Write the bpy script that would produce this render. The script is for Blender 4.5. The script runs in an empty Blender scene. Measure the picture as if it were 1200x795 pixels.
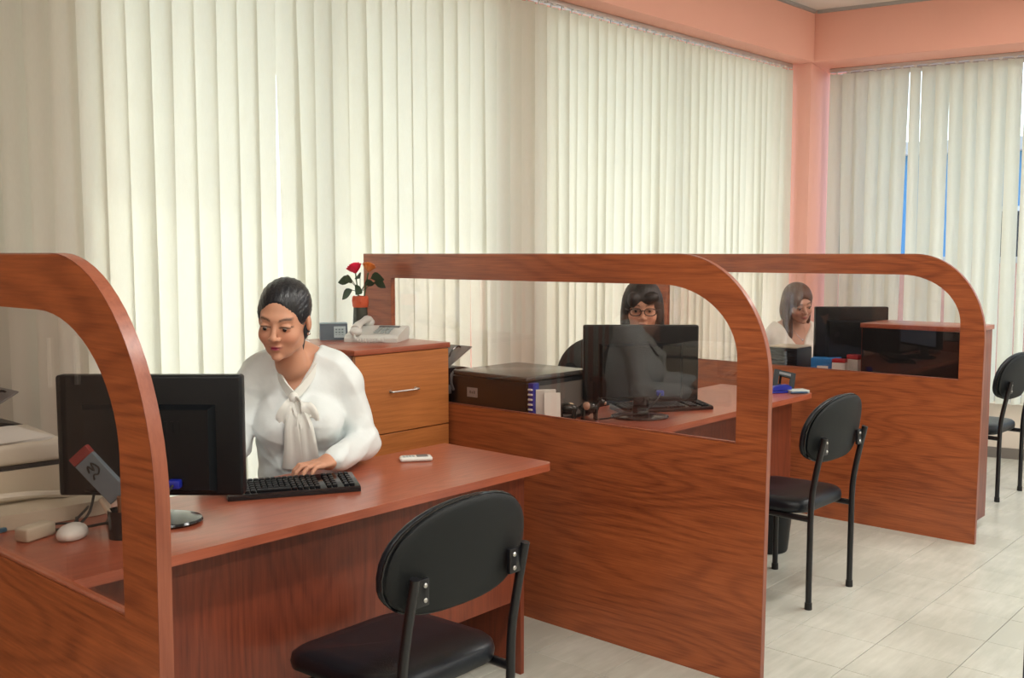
import bpy, bmesh, math, random
import numpy as np
from mathutils import Vector, Matrix, noise as mnoise
from mathutils.geometry import tessellate_polygon
random.seed(7)
R = math.radians
scene = bpy.context.scene
COL = scene.collection

# ------------------------------------------------------------------ camera
cam_d = bpy.data.cameras.new('camera'); cam = bpy.data.objects.new('camera', cam_d); COL.objects.link(cam)
cam_d.sensor_width = 36.0; cam_d.lens = 1172 / 1200 * 36.0; cam_d.clip_start = 0.05; cam_d.clip_end = 200
YAW = R(41.6); PITCH = math.atan(99.5 / 1172)
cam.location = (0, 0, 1.45)
cam.rotation_euler = (R(90) - PITCH, 0, YAW - R(90))
scene.camera = cam

# ------------------------------------------------------------------ world, exposure
world = bpy.data.worlds.new('sky'); scene.world = world; world.use_nodes = True
wn = world.node_tree; bg = wn.nodes['Background']
sky = wn.nodes.new('ShaderNodeTexSky'); sky.sky_type = 'NISHITA'
sky.sun_disc = False; sky.sun_elevation = R(52); sky.sun_rotation = R(20); sky.air_density = 1.0; sky.dust_density = 3.0; sky.altitude = 300
wn.links.new(sky.outputs[0], bg.inputs[0]); bg.inputs[1].default_value = 0.52
sun_d = bpy.data.lights.new('sun', 'SUN'); sun_d.energy = 1.7; sun_d.angle = R(1.5); sun_d.color = (1, .97, .93)
sun_o = bpy.data.objects.new('sun', sun_d); COL.objects.link(sun_o); sun_o.location = (4, 8, 12)
sun_o.rotation_euler = Vector((-.20, -.52, -.85)).to_track_quat('-Z', 'Y').to_euler()
vs = scene.view_settings
vs.view_transform = 'Standard'; vs.look = 'None'; vs.gamma = 1.0; vs.use_curve_mapping = False; vs.exposure = 0.5
try:
    scene.cycles.use_denoising = True; scene.cycles.max_bounces = 10; scene.cycles.transparent_max_bounces = 16
    scene.cycles.sample_clamp_indirect = 6.0
except Exception: pass

# ------------------------------------------------------------------ materials
MATS = {}
def mat(name, col, rough=.5, metal=0., spec=.5, bump=0., bscale=80., coat=0., emit=None, var=0., vscale=5.):
    if name in MATS: return MATS[name]
    m = bpy.data.materials.new(name); m.use_nodes = True; nt = m.node_tree; b = nt.nodes['Principled BSDF']
    b.inputs['Base Color'].default_value = (*col, 1); b.inputs['Roughness'].default_value = rough; b.inputs['Metallic'].default_value = metal
    b.inputs['Specular IOR Level'].default_value = spec; b.inputs['Coat Weight'].default_value = coat
    if emit: b.inputs['Emission Color'].default_value = (*emit[:3], 1); b.inputs['Emission Strength'].default_value = emit[3]
    if bump or var:
        tc = nt.nodes.new('ShaderNodeTexCoord')
    if bump:
        n = nt.nodes.new('ShaderNodeTexNoise'); n.inputs['Scale'].default_value = bscale; n.inputs['Detail'].default_value = 3
        bp = nt.nodes.new('ShaderNodeBump'); bp.inputs['Strength'].default_value = bump; bp.inputs['Distance'].default_value = .01
        nt.links.new(tc.outputs['Object'], n.inputs['Vector']); nt.links.new(n.outputs[0], bp.inputs['Height']); nt.links.new(bp.outputs[0], b.inputs['Normal'])
    if var:
        n = nt.nodes.new('ShaderNodeTexNoise'); n.inputs['Scale'].default_value = vscale; n.inputs['Detail'].default_value = 4
        nt.links.new(tc.outputs['Object'], n.inputs['Vector'])
        mx = nt.nodes.new('ShaderNodeMix'); mx.data_type = 'RGBA'
        mx.inputs['A'].default_value = (*[c * (1 - var) for c in col], 1); mx.inputs['B'].default_value = (*[min(1, c * (1 + var)) for c in col], 1)
        nt.links.new(n.outputs[0], mx.inputs['Factor']); nt.links.new(mx.outputs['Result'], b.inputs['Base Color'])
    MATS[name] = m; return m

def wood(name, axis, dark, light, rough=.32, freq=1.0, coat=.15):
    """laminate with cathedral grain running along `axis`"""
    m = bpy.data.materials.new(name); m.use_nodes = True; nt = m.node_tree; L = nt.links; N = nt.nodes; b = N['Principled BSDF']
    tc = N.new('ShaderNodeTexCoord'); oi = N.new('ShaderNodeObjectInfo')
    off = N.new('ShaderNodeVectorMath'); off.operation = 'SCALE'; off.inputs[0].default_value = (7.3, 5.1, 9.7); L.new(oi.outputs['Random'], off.inputs['Scale'])
    ad = N.new('ShaderNodeVectorMath'); ad.operation = 'ADD'; L.new(tc.outputs['Object'], ad.inputs[0]); L.new(off.outputs[0], ad.inputs[1])
    def mapped(along, across):
        mp = N.new('ShaderNodeMapping'); s = [across] * 3; s[axis] = along; mp.inputs['Scale'].default_value = s; L.new(ad.outputs[0], mp.inputs[0]); return mp
    n1 = N.new('ShaderNodeTexNoise'); n1.inputs['Scale'].default_value = 1; n1.inputs['Detail'].default_value = 1.2; n1.inputs['Roughness'].default_value = .4
    L.new(mapped(.75 * freq, 4.6 * freq).outputs[0], n1.inputs['Vector'])
    mu = N.new('ShaderNodeMath'); mu.operation = 'MULTIPLY'; mu.inputs[1].default_value = 115; L.new(n1.outputs[0], mu.inputs[0])
    si = N.new('ShaderNodeMath'); si.operation = 'SINE'; L.new(mu.outputs[0], si.inputs[0])
    n2 = N.new('ShaderNodeTexNoise'); n2.inputs['Scale'].default_value = 1; n2.inputs['Detail'].default_value = 4; n2.inputs['Roughness'].default_value = .6
    L.new(mapped(7, 170).outputs[0], n2.inputs['Vector'])
    n3 = N.new('ShaderNodeTexNoise'); n3.inputs['Scale'].default_value = 1; n3.inputs['Detail'].default_value = 2
    L.new(mapped(.8, 3.5).outputs[0], n3.inputs['Vector'])
    a = N.new('ShaderNodeMath'); a.operation = 'MULTIPLY_ADD'; a.inputs[1].default_value = -.24; a.inputs[2].default_value = -.38
    s01 = N.new('ShaderNodeMath'); s01.operation = 'MULTIPLY_ADD'; s01.inputs[1].default_value = .5; s01.inputs[2].default_value = .5; L.new(si.outputs[0], s01.inputs[0])
    pw = N.new('ShaderNodeMath'); pw.operation = 'POWER'; pw.inputs[1].default_value = 2.2; L.new(s01.outputs[0], pw.inputs[0]); L.new(pw.outputs[0], a.inputs[0])
    c = N.new('ShaderNodeMath'); c.operation = 'MULTIPLY_ADD'; c.inputs[1].default_value = 1.15; L.new(n2.outputs[0], c.inputs[0]); L.new(a.outputs[0], c.inputs[2])
    d = N.new('ShaderNodeMath'); d.operation = 'MULTIPLY_ADD'; d.inputs[1].default_value = .8; L.new(n3.outputs[0], d.inputs[0]); L.new(c.outputs[0], d.inputs[2])
    mx = N.new('ShaderNodeMix'); mx.data_type = 'RGBA'; mx.inputs['A'].default_value = (*dark, 1); mx.inputs['B'].default_value = (*light, 1)
    mx.clamp_factor = True
    L.new(d.outputs[0], mx.inputs['Factor']); L.new(mx.outputs['Result'], b.inputs['Base Color'])
    b.inputs['Roughness'].default_value = rough; b.inputs['Coat Weight'].default_value = coat; b.inputs['Coat Roughness'].default_value = .25
    bp = N.new('ShaderNodeBump'); bp.inputs['Strength'].default_value = .04; bp.inputs['Distance'].default_value = .004
    L.new(n2.outputs[0], bp.inputs['Height']); L.new(bp.outputs[0], b.inputs['Normal'])
    return m

W_DK, W_LT = (.165, .036, .013), (.480, .128, .040)
wood_y = wood('cherry laminate along y', 1, W_DK, W_LT)
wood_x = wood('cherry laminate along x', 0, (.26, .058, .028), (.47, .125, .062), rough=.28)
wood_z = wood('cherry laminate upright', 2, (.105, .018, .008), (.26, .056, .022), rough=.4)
wood_cab = wood('honey laminate', 0, (.36, .112, .028), (.60, .215, .062), rough=.4, freq=.8)
wood_edge = wood('cherry edge band', 2, (.20, .048, .022), (.34, .10, .05), rough=.4)
black_pl = mat('black plastic', (.004, .0055, .0075), .42, spec=.3, bump=.05, bscale=900)
black_gl = mat('glossy black plastic', (.008, .008, .010), .12)
black_sh = mat('black chair shell', (.010, .012, .013), .6, spec=.3, bump=.12, bscale=500)
vinyl = mat('black vinyl', (.006, .009, .014), .36, spec=.4, bump=.10, bscale=260)
steel_bk = mat('black enamelled tube', (.008, .008, .010), .3)
steel = mat('brushed steel', (.55, .54, .52), .3, metal=1)
chrome = mat('chrome', (.75, .76, .78), .12, metal=1)
alu = mat('aluminium', (.62, .62, .60), .4, metal=.8)
pink = mat('salmon painted plaster', (.90, .45, .345), .75, bump=.04, bscale=60, var=.05, vscale=2)
pink2 = mat('pale cream painted plaster', (.78, .70, .60), .8, bump=.04, bscale=60)
white_c = mat('white ceiling plaster', (.80, .76, .70), .85, bump=.05, bscale=50)
white_pl = mat('white plastic', (.74, .74, .70), .35)
cream_pl = mat('cream plastic', (.60, .54, .42), .45, var=.08)
paper = mat('white paper', (.82, .82, .78), .8)
grey_pl = mat('grey plastic', (.16, .16, .165), .4)
blue_pl = mat('blue plastic', (.008, .018, .30), .35)
navy_pl = mat('dark navy enamel', (.012, .013, .035), .4)
red_pl = mat('red plastic', (.50, .02, .02), .4)
sky_pl = mat('bright blue card', (.02, .20, .55), .5)
rubber = mat('black rubber', (.012, .012, .012), .7)

def glass_mat(name, tint, ior=1.5, haze=0.0):
    m = bpy.data.materials.new(name); m.use_nodes = True; nt = m.node_tree; N = nt.nodes; L = nt.links
    N.remove(N['Principled BSDF']); out = N['Material Output']
    t = N.new('ShaderNodeBsdfTransparent'); t.inputs[0].default_value = (*tint, 1)
    g = N.new('ShaderNodeBsdfGlossy'); g.inputs['Roughness'].default_value = 0.0; g.inputs[0].default_value = (1, 1, 1, 1)
    f = N.new('ShaderNodeFresnel'); ge = N.new('ShaderNodeNewGeometry')
    io = N.new('ShaderNodeMix'); io.data_type = 'FLOAT'; io.inputs['A'].default_value = ior; io.inputs['B'].default_value = 1 / ior   # same pane index entering and leaving
    L.new(ge.outputs['Backfacing'], io.inputs['Factor']); L.new(io.outputs['Result'], f.inputs[0])
    mx = N.new('ShaderNodeMixShader'); L.new(f.outputs[0], mx.inputs[0]); L.new(t.outputs[0], mx.inputs[1]); L.new(g.outputs[0], mx.inputs[2])
    last = mx
    if haze:
        d = N.new('ShaderNodeBsdfDiffuse'); d.inputs[0].default_value = (.8, .75, .7, 1)
        m2 = N.new('ShaderNodeMixShader'); m2.inputs[0].default_value = haze; L.new(mx.outputs[0], m2.inputs[1]); L.new(d.outputs[0], m2.inputs[2]); last = m2
    L.new(last.outputs[0], out.inputs[0]); return m
glass_part = glass_mat('partition glass', (.915, .875, .855), 1.5, .003)
glass_lens = glass_mat('spectacle lens', (.97, .97, .97), 1.12)
glass_win = glass_mat('window glass', (.95, .97, .96), 1.3)

def vane_mat():
    m = bpy.data.materials.new('cream blind fabric'); m.use_nodes = True; nt = m.node_tree; N = nt.nodes; L = nt.links
    N.remove(N['Principled BSDF']); out = N['Material Output']
    tc = N.new('ShaderNodeTexCoord'); mp = N.new('ShaderNodeMapping'); mp.inputs['Scale'].default_value = (260, 260, 40); L.new(tc.outputs['Object'], mp.inputs[0])
    n = N.new('ShaderNodeTexNoise'); n.inputs['Scale'].default_value = 1; n.inputs['Detail'].default_value = 2; L.new(mp.outputs[0], n.inputs['Vector'])
    oi = N.new('ShaderNodeObjectInfo')
    mx = N.new('ShaderNodeMix'); mx.data_type = 'RGBA'; mx.inputs['A'].default_value = (.83, .835, .755, 1); mx.inputs['B'].default_value = (.88, .885, .81, 1)
    L.new(n.outputs[0], mx.inputs['Factor'])
    d = N.new('ShaderNodeBsdfDiffuse'); t = N.new('ShaderNodeBsdfTranslucent')
    L.new(mx.outputs['Result'], d.inputs[0]); L.new(mx.outputs['Result'], t.inputs[0])
    ms = N.new('ShaderNodeMixShader'); ms.inputs[0].default_value = .52; L.new(d.outputs[0], ms.inputs[1]); L.new(t.outputs[0], ms.inputs[2])
    L.new(ms.outputs[0], out.inputs[0]); return m
vane_m = vane_mat()

def tile_mat():
    m = bpy.data.materials.new('worn vinyl floor tile'); m.use_nodes = True; nt = m.node_tree; N = nt.nodes; L = nt.links; b = N['Principled BSDF']
    geo = N.new('ShaderNodeNewGeometry'); oi = N.new('ShaderNodeObjectInfo')
    mp = N.new('ShaderNodeMapping'); mp.inputs['Scale'].default_value = (2.2, 14, 1); L.new(geo.outputs['Position'], mp.inputs[0])
    n = N.new('ShaderNodeTexNoise'); n.inputs['Scale'].default_value = 2.0; n.inputs['Detail'].default_value = 6; n.inputs['Roughness'].default_value = .62; L.new(mp.outputs[0], n.inputs['Vector'])
    n2 = N.new('ShaderNodeTexNoise'); n2.inputs['Scale'].default_value = 2.4; n2.inputs['Detail'].default_value = 5; L.new(geo.outputs['Position'], n2.inputs['Vector'])
    ad = N.new('ShaderNodeMath'); ad.operation = 'MULTIPLY_ADD'; ad.inputs[1].default_value = .6; L.new(n.outputs[0], ad.inputs[0]); L.new(n2.outputs[0], ad.inputs[2])
    a2 = N.new('ShaderNodeMath'); a2.operation = 'MULTIPLY_ADD'; a2.inputs[1].default_value = .10; L.new(oi.outputs['Random'], a2.inputs[0]); L.new(ad.outputs[0], a2.inputs[2])
    r = N.new('ShaderNodeValToRGB'); e = r.color_ramp.elements
    e[0].position = .62; e[0].color = (.50, .505, .44, 1); e[1].position = 1.25; e[1].color = (.68, .685, .61, 1)
    e[1].position = 1.0
    mu = N.new('ShaderNodeMath'); mu.operation = 'MULTIPLY'; mu.inputs[1].default_value = .84; L.new(a2.outputs[0], mu.inputs[0]); L.new(mu.outputs[0], r.inputs[0]); L.new(r.outputs[0], b.inputs['Base Color'])
    b.inputs['Roughness'].default_value = .26; b.inputs['Specular IOR Level'].default_value = .4
    return m
tile_m = tile_mat()
grout_m = mat('dark tile joint', (.09, .08, .065), .9)

# ------------------------------------------------------------------ mesh helpers
def tag(o, label=None, cat=None, group=None, kind=None):
    if label: o['label'] = label
    if cat: o['category'] = cat
    if group: o['group'] = group
    if kind: o['kind'] = kind
    return o
def empty(name, loc, rz=0, label=None, cat=None, group=None):
    o = bpy.data.objects.new(name, None); o.empty_display_size = .1; COL.objects.link(o); o.location = loc; o.rotation_euler = (0, 0, rz)
    return tag(o, label, cat, group)
def link_mesh(name, me, m, parent=None, smooth=False, loc=None):
    o = bpy.data.objects.new(name, me); COL.objects.link(o)
    if m is not None and not me.materials: me.materials.append(m)
    if smooth:
        for p in me.polygons: p.use_smooth = True
    if parent: o.parent = parent
    if loc is not None: o.location = loc
    return o
def smooth_by_angle(me, ang=R(40)):
    for p in me.polygons: p.use_smooth = True
    try: me.set_sharp_from_angle(angle=ang)
    except Exception: pass
def build(name, bm, m, parent=None, smooth=True, loc=None, ang=R(40)):
    me = bpy.data.meshes.new(name); bmesh.ops.recalc_face_normals(bm, faces=bm.faces[:]); bm.to_mesh(me); bm.free()
    if smooth: smooth_by_angle(me, ang)
    return link_mesh(name, me, m, parent, loc=loc)
def nb(): return bmesh.new()
def box(bm, lo, hi, bev=0, seg=2, rot=None):
    """axis-aligned box lo..hi, optional bevel, optional Matrix rot applied about its centre"""
    lo = Vector(lo); hi = Vector(hi); c = (lo + hi) / 2; s = hi - lo
    r = bmesh.ops.create_cube(bm, size=1); vs_ = r['verts']
    bmesh.ops.scale(bm, vec=s, verts=vs_)
    if bev > 0:
        es = list({e for v in vs_ for e in v.link_edges})
        q = bmesh.ops.bevel(bm, geom=es, offset=min(bev, min(s) * .49), segments=seg, affect='EDGES', profile=.5)
        vs_ = list({v for f in q['faces'] for v in f.verts} | {v for v in vs_ if v.is_valid})
    if rot is not None: bmesh.ops.transform(bm, matrix=rot, verts=vs_)
    bmesh.ops.translate(bm, vec=c, verts=vs_)
    return vs_
def cyl(bm, a, b, r1, r2=None, seg=14, caps=True):
    a = Vector(a); b = Vector(b); r2 = r1 if r2 is None else r2; d = b - a
    q = bmesh.ops.create_cone(bm, cap_ends=caps, segments=seg, radius1=r1, radius2=r2, depth=d.length)
    M = Matrix.Translation((a + b) / 2) @ Vector((0, 0, 1)).rotation_difference(d.normalized()).to_matrix().to_4x4()
    bmesh.ops.transform(bm, matrix=M, verts=q['verts']); return q['verts']
def ball(bm, c, r, seg=14, ring=10, rot=None):
    q = bmesh.ops.create_uvsphere(bm, u_segments=seg, v_segments=ring, radius=1)
    r = (r, r, r) if isinstance(r, (int, float)) else r
    M = Matrix.Translation(c) @ (rot.to_4x4() if rot is not None else Matrix()) @ Matrix.Diagonal((*r, 1))
    bmesh.ops.transform(bm, matrix=M, verts=q['verts']); return q['verts']
def catmull(pts, n=8):
    P = [Vector(p) for p in pts]; P = [P[0] * 2 - P[1]] + P + [P[-1] * 2 - P[-2]]; out = []
    for i in range(1, len(P) - 2):
        for k in range(n):
            t = k / n; a, b, c, d = P[i - 1], P[i], P[i + 1], P[i + 2]
            out.append(.5 * ((2 * b) + (c - a) * t + (2 * a - 5 * b + 4 * c - d) * t * t + (3 * b - a - 3 * c + d) * t ** 3))
    out.append(P[-2]); return out
def tube(bm, pts, r, seg=8, spline=0, flat=1.0):
    pts = catmull(pts, spline) if spline else [Vector(p) for p in pts]
    rings = []; n = len(pts); up = Vector((0, 0, 1)); prev = None
    for i, p in enumerate(pts):
        t = (pts[min(i + 1, n - 1)] - pts[max(i - 1, 0)]).normalized()
        if prev is None:
            x = t.cross(up)
            if x.length < .05: x = t.cross(Vector((0, 1, 0)))
        else: x = prev - t * prev.dot(t)
        x.normalize(); y = t.cross(x); prev = x
        rr = r(i / (n - 1)) if callable(r) else r
        rings.append([bm.verts.new(p + x * math.cos(2 * math.pi * k / seg) * rr + y * math.sin(2 * math.pi * k / seg) * rr * flat) for k in range(seg)])
    for i in range(n - 1):
        for k in range(seg):
            bm.faces.new((rings[i][k], rings[i][(k + 1) % seg], rings[i + 1][(k + 1) % seg], rings[i + 1][k]))
    bm.faces.new(rings[0][::-1]); bm.faces.new(rings[-1])
def prism(bm, loop, lo, hi, axis, holes=()):
    """extrude a 2D outline (with holes) along axis between lo and hi; 2D coords are the other two axes in order"""
    def P(p, h):
        if axis == 0: return (h, p[0], p[1])
        if axis == 1: return (p[0], h, p[1])
        return (p[0], p[1], h)
    loops = [list(loop)] + [list(h) for h in holes]
    flat = [p for l in loops for p in l]
    tris = tessellate_polygon([[Vector((p[0], p[1], 0)) for p in l] for l in loops])
    va = [bm.verts.new(P(p, lo)) for p in flat]; vb = [bm.verts.new(P(p, hi)) for p in flat]
    for t in tris:
        if len(set(t)) < 3: continue
        try: bm.faces.new([va[i] for i in t]); bm.faces.new([vb[i] for i in t[::-1]])
        except ValueError: pass
    k = 0
    for l in loops:
        n = len(l)
        for i in range(n):
            j = (i + 1) % n; bm.faces.new((va[k + i], va[k + j], vb[k + j], vb[k + i]))
        k += n
def lathe(bm, prof, c=(0, 0, 0), seg=20):
    rings = []
    for r, z in prof:
        if r < 1e-5: rings.append([bm.verts.new((c[0], c[1], c[2] + z))])
        else: rings.append([bm.verts.new((c[0] + r * math.cos(2 * math.pi * k / seg), c[1] + r * math.sin(2 * math.pi * k / seg), c[2] + z)) for k in range(seg)])
    for a, b in zip(rings[:-1], rings[1:]):
        for k in range(seg):
            l = (k + 1) % seg
            if len(a) == 1 and len(b) == 1: continue
            if len(a) == 1: bm.faces.new((a[0], b[k], b[l]))
            elif len(b) == 1: bm.faces.new((a[k], a[l], b[0]))
            else: bm.faces.new((a[k], a[l], b[l], b[k]))
def part(name, m, parent, fn, **kw):
    bm = nb(); fn(bm); return build(name, bm, m, parent, **kw)
def children(o): return [c for c in bpy.data.objects if c.parent == o]
def copy_tree(o, parent=None):
    kids = children(o); c = o.copy(); COL.objects.link(c); c.parent = parent
    for k in kids: copy_tree(k, c)
    return c
def rrect(x0, y0, x1, y1, r, n=6):
    out = []
    for cx, cy, a in ((x1 - r, y1 - r, 0), (x0 + r, y1 - r, 90), (x0 + r, y0 + r, 180), (x1 - r, y0 + r, 270)):
        for k in range(n + 1):
            t = R(a + 90 * k / n); out.append((cx + r * math.cos(t), cy + r * math.sin(t)))
    return out

# ================================================================== ROOM
LW_A = R(-2.6); LW_P = Vector((3.0, 3.6, 0)); LW_U = Vector((math.cos(LW_A), math.sin(LW_A), 0)); LW_N = Vector((-LW_U.y, LW_U.x, 0))
BW_A = R(101.2); BW_P = Vector((7.55, 2.0, 0)); BW_U = Vector((math.cos(BW_A), math.sin(BW_A), 0)); BW_N = Vector((BW_U.y, -BW_U.x, 0))
EDGE = Vector((6.942, 3.272, 0)); ZB, ZC = 2.83, 3.19

def wall_pts(P, U, N, s, t): q = P + U * s + N * t; return (q.x, q.y)
def wprism(bm, P, U, N, s0, s1, t0, t1, z0, z1):
    prism(bm, [wall_pts(P, U, N, s0, t0), wall_pts(P, U, N, s1, t0), wall_pts(P, U, N, s1, t1), wall_pts(P, U, N, s0, t1)], z0, z1, 2)

# floor: slab and separate tiles
floor = part('floor', grout_m, None, lambda bm: box(bm, (-2.3, -3.3, -.15), (8.6, 4.6, -.004)), smooth=False); tag(floor, kind='structure')
TS, GAP = .3, .0022
tb = nb(); box(tb, (GAP / 2, GAP / 2, -.0045), (TS - GAP / 2, TS - GAP / 2, 0), bev=.0012, seg=1)
tme = bpy.data.meshes.new('tile'); tb.to_mesh(tme); tb.free(); tme.materials.append(tile_m)
X0, Y0 = 3.61 - .3 * 20, 1.09 - .3 * 15
rest = nb()
for i in range(36):
    for j in range(26):
        x, y = X0 + i * TS, Y0 + j * TS
        if x < -2.3 or y < -3.3 or x + TS > 8.5 or y + TS > 4.5: continue
        if 1.7 < x < 7.7 and .7 < y < 2.95:
            o = bpy.data.objects.new('tile', tme); COL.objects.link(o); o.parent = floor; o.location = (x, y, random.uniform(-.0003, .0003))
        else:
            box(rest, (x + GAP / 2, y + GAP / 2, -.0045), (x + TS - GAP / 2, y + TS - GAP / 2, 0))
ro = build('tile_field', rest, tile_m, floor, smooth=False); tag(ro, kind='stuff')

ceiling = part('ceiling', white_c, None, lambda bm: box(bm, (-2.3, -3.3, ZC), (8.6, 4.6, ZC + .12)), smooth=False); tag(ceiling, kind='structure')
def wl(bm):
    wprism(bm, LW_P, LW_U, LW_N, -1.22, 3.93, .10, .30, 0, .395)
    wprism(bm, LW_P, LW_U, LW_N, -5.3, -1.22, .10, .30, 0, ZB)
    wprism(bm, LW_P, LW_U, LW_N, .95, 1.27, .12, .30, .395, ZB)
    wprism(bm, LW_P, LW_U, LW_N, -5.3, 3.95, -.17, .30, ZB, ZC)
tag(part('wall_left', pink, None, wl, smooth=False), kind='structure')
def wb(bm):
    wprism(bm, BW_P, BW_U, BW_N, -5.5, 1.30, .05, .25, 0, .39)
tag(part('wall_back', pink2, None, wb, smooth=False), kind='structure')
tag(part('trim_1', pink, None, lambda bm: wprism(bm, BW_P, BW_U, BW_N, -5.5, 1.40, -.352, .25, ZB, ZC), smooth=False), kind='structure')
def colm(bm):
    e = EDGE; pts = [e, e + LW_N * .62, e + LW_N * .62 + BW_N * .68, e + BW_N * .68]
    prism(bm, [(p.x, p.y) for p in pts], 0, ZB, 2)
tag(part('wall_corner', pink, None, colm, smooth=False), kind='structure')
tag(part('wall_right', pink2, None, lambda bm: box(bm, (-2.3, -3.45, 0), (8.6, -3.25, ZC)), smooth=False), kind='structure')
tag(part('wall_rear', pink2, None, lambda bm: box(bm, (-2.45, -3.45, 0), (-2.25, 4.4, ZC)), smooth=False), kind='structure')
tag(part('baseboard_back', mat('grey skirting', (.20, .18, .16), .6), None, lambda bm: wprism(bm, BW_P, BW_U, BW_N, -5.5, 1.0, .035, .05, 0, .075), smooth=False), kind='structure')
tag(part('trim_2', mat('ceiling cornice', (.42, .38, .36), .7), None, lambda bm: (wprism(bm, LW_P, LW_U, LW_N, -5.3, 3.93, -.19, -.17, ZC - .022, ZC), wprism(bm, BW_P, BW_U, BW_N, -5.5, 1.33, -.372, -.352, ZC - .022, ZC)), smooth=False), kind='structure')

# windows: aluminium frame bars and panes behind the blinds
def window(n, P, U, N, s0, s1, t):
    def fr(bm):
        for a, b, c, d in ((s0, s1, .395, .44), (s0, s1, ZB - .045, ZB), (s0, s0 + .04, .44, ZB - .045), (s1 - .04, s1, .44, ZB - .045)):
            wprism(bm, P, U, N, a, b, t - .02, t + .02, c, d)
    w = part('window_%d' % n, alu, None, fr, smooth=False); tag(w, kind='structure')
    part('pane', glass_win, w, lambda bm: wprism(bm, P, U, N, s0 + .04, s1 - .04, t - .003, t + .003, .44, ZB - .045), smooth=False)
n = 1
for s0, s1 in ((-1.22, -.13), (-.13, .95), (1.27, 2.6), (2.6, 3.92)):
    window(n, LW_P, LW_U, LW_N, s0, s1, .18); n += 1
for k in range(4):
    s1 = 1.22 - k * 1.5; window(n, BW_P, BW_U, BW_N, s1 - 1.48, s1, .15); n += 1

# outside: street and the plain block across it
gnd = part('ground', mat('pale street paving', (.42, .40, .36), .9, var=.1), None, lambda bm: box(bm, (-30, -30, -.5), (50, 45, -.2)), smooth=False); tag(gnd, kind='structure')

part_ = part('trim_3', mat('added shading eave', (.45, .43, .40), .9), None, lambda bm: wprism(bm, LW_P, LW_U, LW_N, -5.3, 5.2, .30, .62, ZB + .12, ZC), smooth=False); tag(part_, kind='structure')  # unseen overhang, added to shade the tops of the blinds
t = empty('garden_wall', (12.5, 1.5, -.2), R(11), 'pale pink boundary wall outside the end window', 'wall')
part('wall_body', mat('pale pink render', (.62, .36, .28), .9, var=.08), t, lambda bm: box(bm, (-.1, -8, 0), (.1, 8, 1.55)), smooth=False)
part('coping', mat('concrete coping', (.5, .48, .44), .9), t, lambda bm: box(bm, (-.14, -8.02, 1.55), (.14, 8.02, 1.62), bev=.01), smooth=False)
t = empty('blue_building', (17.5, 3.0, -.2), R(11), 'blue painted low building outside the end window', 'building')
part('wall', mat('blue facade paint', (.10, .30, .52), .8, var=.06), t, lambda bm: box(bm, (-.2, -9, 0), (4, 9, 3.25)), smooth=False)
part('roof_slab', mat('pale concrete roof', (.55, .54, .50), .9), t, lambda bm: box(bm, (-.45, -9.2, 3.25), (4.2, 9.2, 3.45)), smooth=False)
for k in range(6):
    w = part('window', white_pl, t, lambda bm: box(bm, (-.24, -7.6 + k * 2.8, 1.1), (-.2005, -6.2 + k * 2.8, 2.4)), smooth=False)
    part('pane', mat('dark window glass', (.03, .04, .05), .1), w, lambda bm: box(bm, (-.25, -7.52 + k * 2.8, 1.18), (-.2405, -6.28 + k * 2.8, 2.32)), smooth=False)
# vertical blinds
def vane_mesh(h, w):
    bm = nb(); nseg = 6; th = .0006; A = []; B = []
    for i in range(nseg + 1):
        x = (i / nseg - .5) * w; y = .007 * (1 - (2 * i / nseg - 1) ** 2)
        A.append([bm.verts.new((x, y, 0)), bm.verts.new((x, y, -h))]); B.append([bm.verts.new((x, y + th, 0)), bm.verts.new((x, y + th, -h))])
    for i in range(nseg):
        bm.faces.new((A[i][0], A[i + 1][0], A[i + 1][1], A[i][1])); bm.faces.new((B[i][1], B[i + 1][1], B[i + 1][0], B[i][0]))
        bm.faces.new((A[i][0], B[i][0], B[i + 1][0], A[i + 1][0])); bm.faces.new((A[i][1], A[i + 1][1], B[i + 1][1], B[i][1]))
    bm.faces.new((A[0][0], A[0][1], B[0][1], B[0][0])); bm.faces.new((A[-1][0], B[-1][0], B[-1][1], A[-1][1]))
    bmesh.ops.recalc_face_normals(bm, faces=bm.faces[:])
    me = bpy.data.meshes.new('vane'); bm.to_mesh(me); bm.free(); smooth_by_angle(me); me.materials.append(vane_m); return me
def blind(P, U, ang, s0, s1, pitch, width, base_rot, label, special=None, ztop=2.79, zbot=.395, jit=6, tilt=.25, seed=1):
    rnd = random.Random(seed)
    o = P + U * s0; t = empty('vertical_blind', (o.x, o.y, 0), ang, label, 'blind', 'vertical blinds along the windows')
    L = s1 - s0
    def rail(bm):
        box(bm, (0, -.022, ztop + .012), (L, .022, ztop + .040), bev=.003, seg=1)
    part('headrail', alu, t, rail)
    me = vane_mesh(ztop - zbot, width); nv = int((L - .04) / pitch); cb = nb()
    for i in range(nv + 1):
        x = .02 + width * .3 + i * pitch
        if x > L - .02: break
        v = bpy.data.objects.new('vane', me); COL.objects.link(v); v.parent = t
        v.location = (x, 0, ztop); sp = (special or {}).get(i, (0, 0))
        v.rotation_euler = (R(rnd.gauss(0, .12)), R(rnd.gauss(0, tilt) + sp[0]), R(base_rot + rnd.gauss(0, jit) + sp[1]))
        cyl(cb, (x, 0, ztop - .004), (x, 0, ztop + .014), .005, .004, 6)
        box(cb, (x - .012, -.026, ztop + .002), (x + .012, -.020, ztop + .012))
    part_o = build('carriers', cb, white_pl, t, smooth=False); tag(part_o, kind='stuff')
    return t
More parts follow.
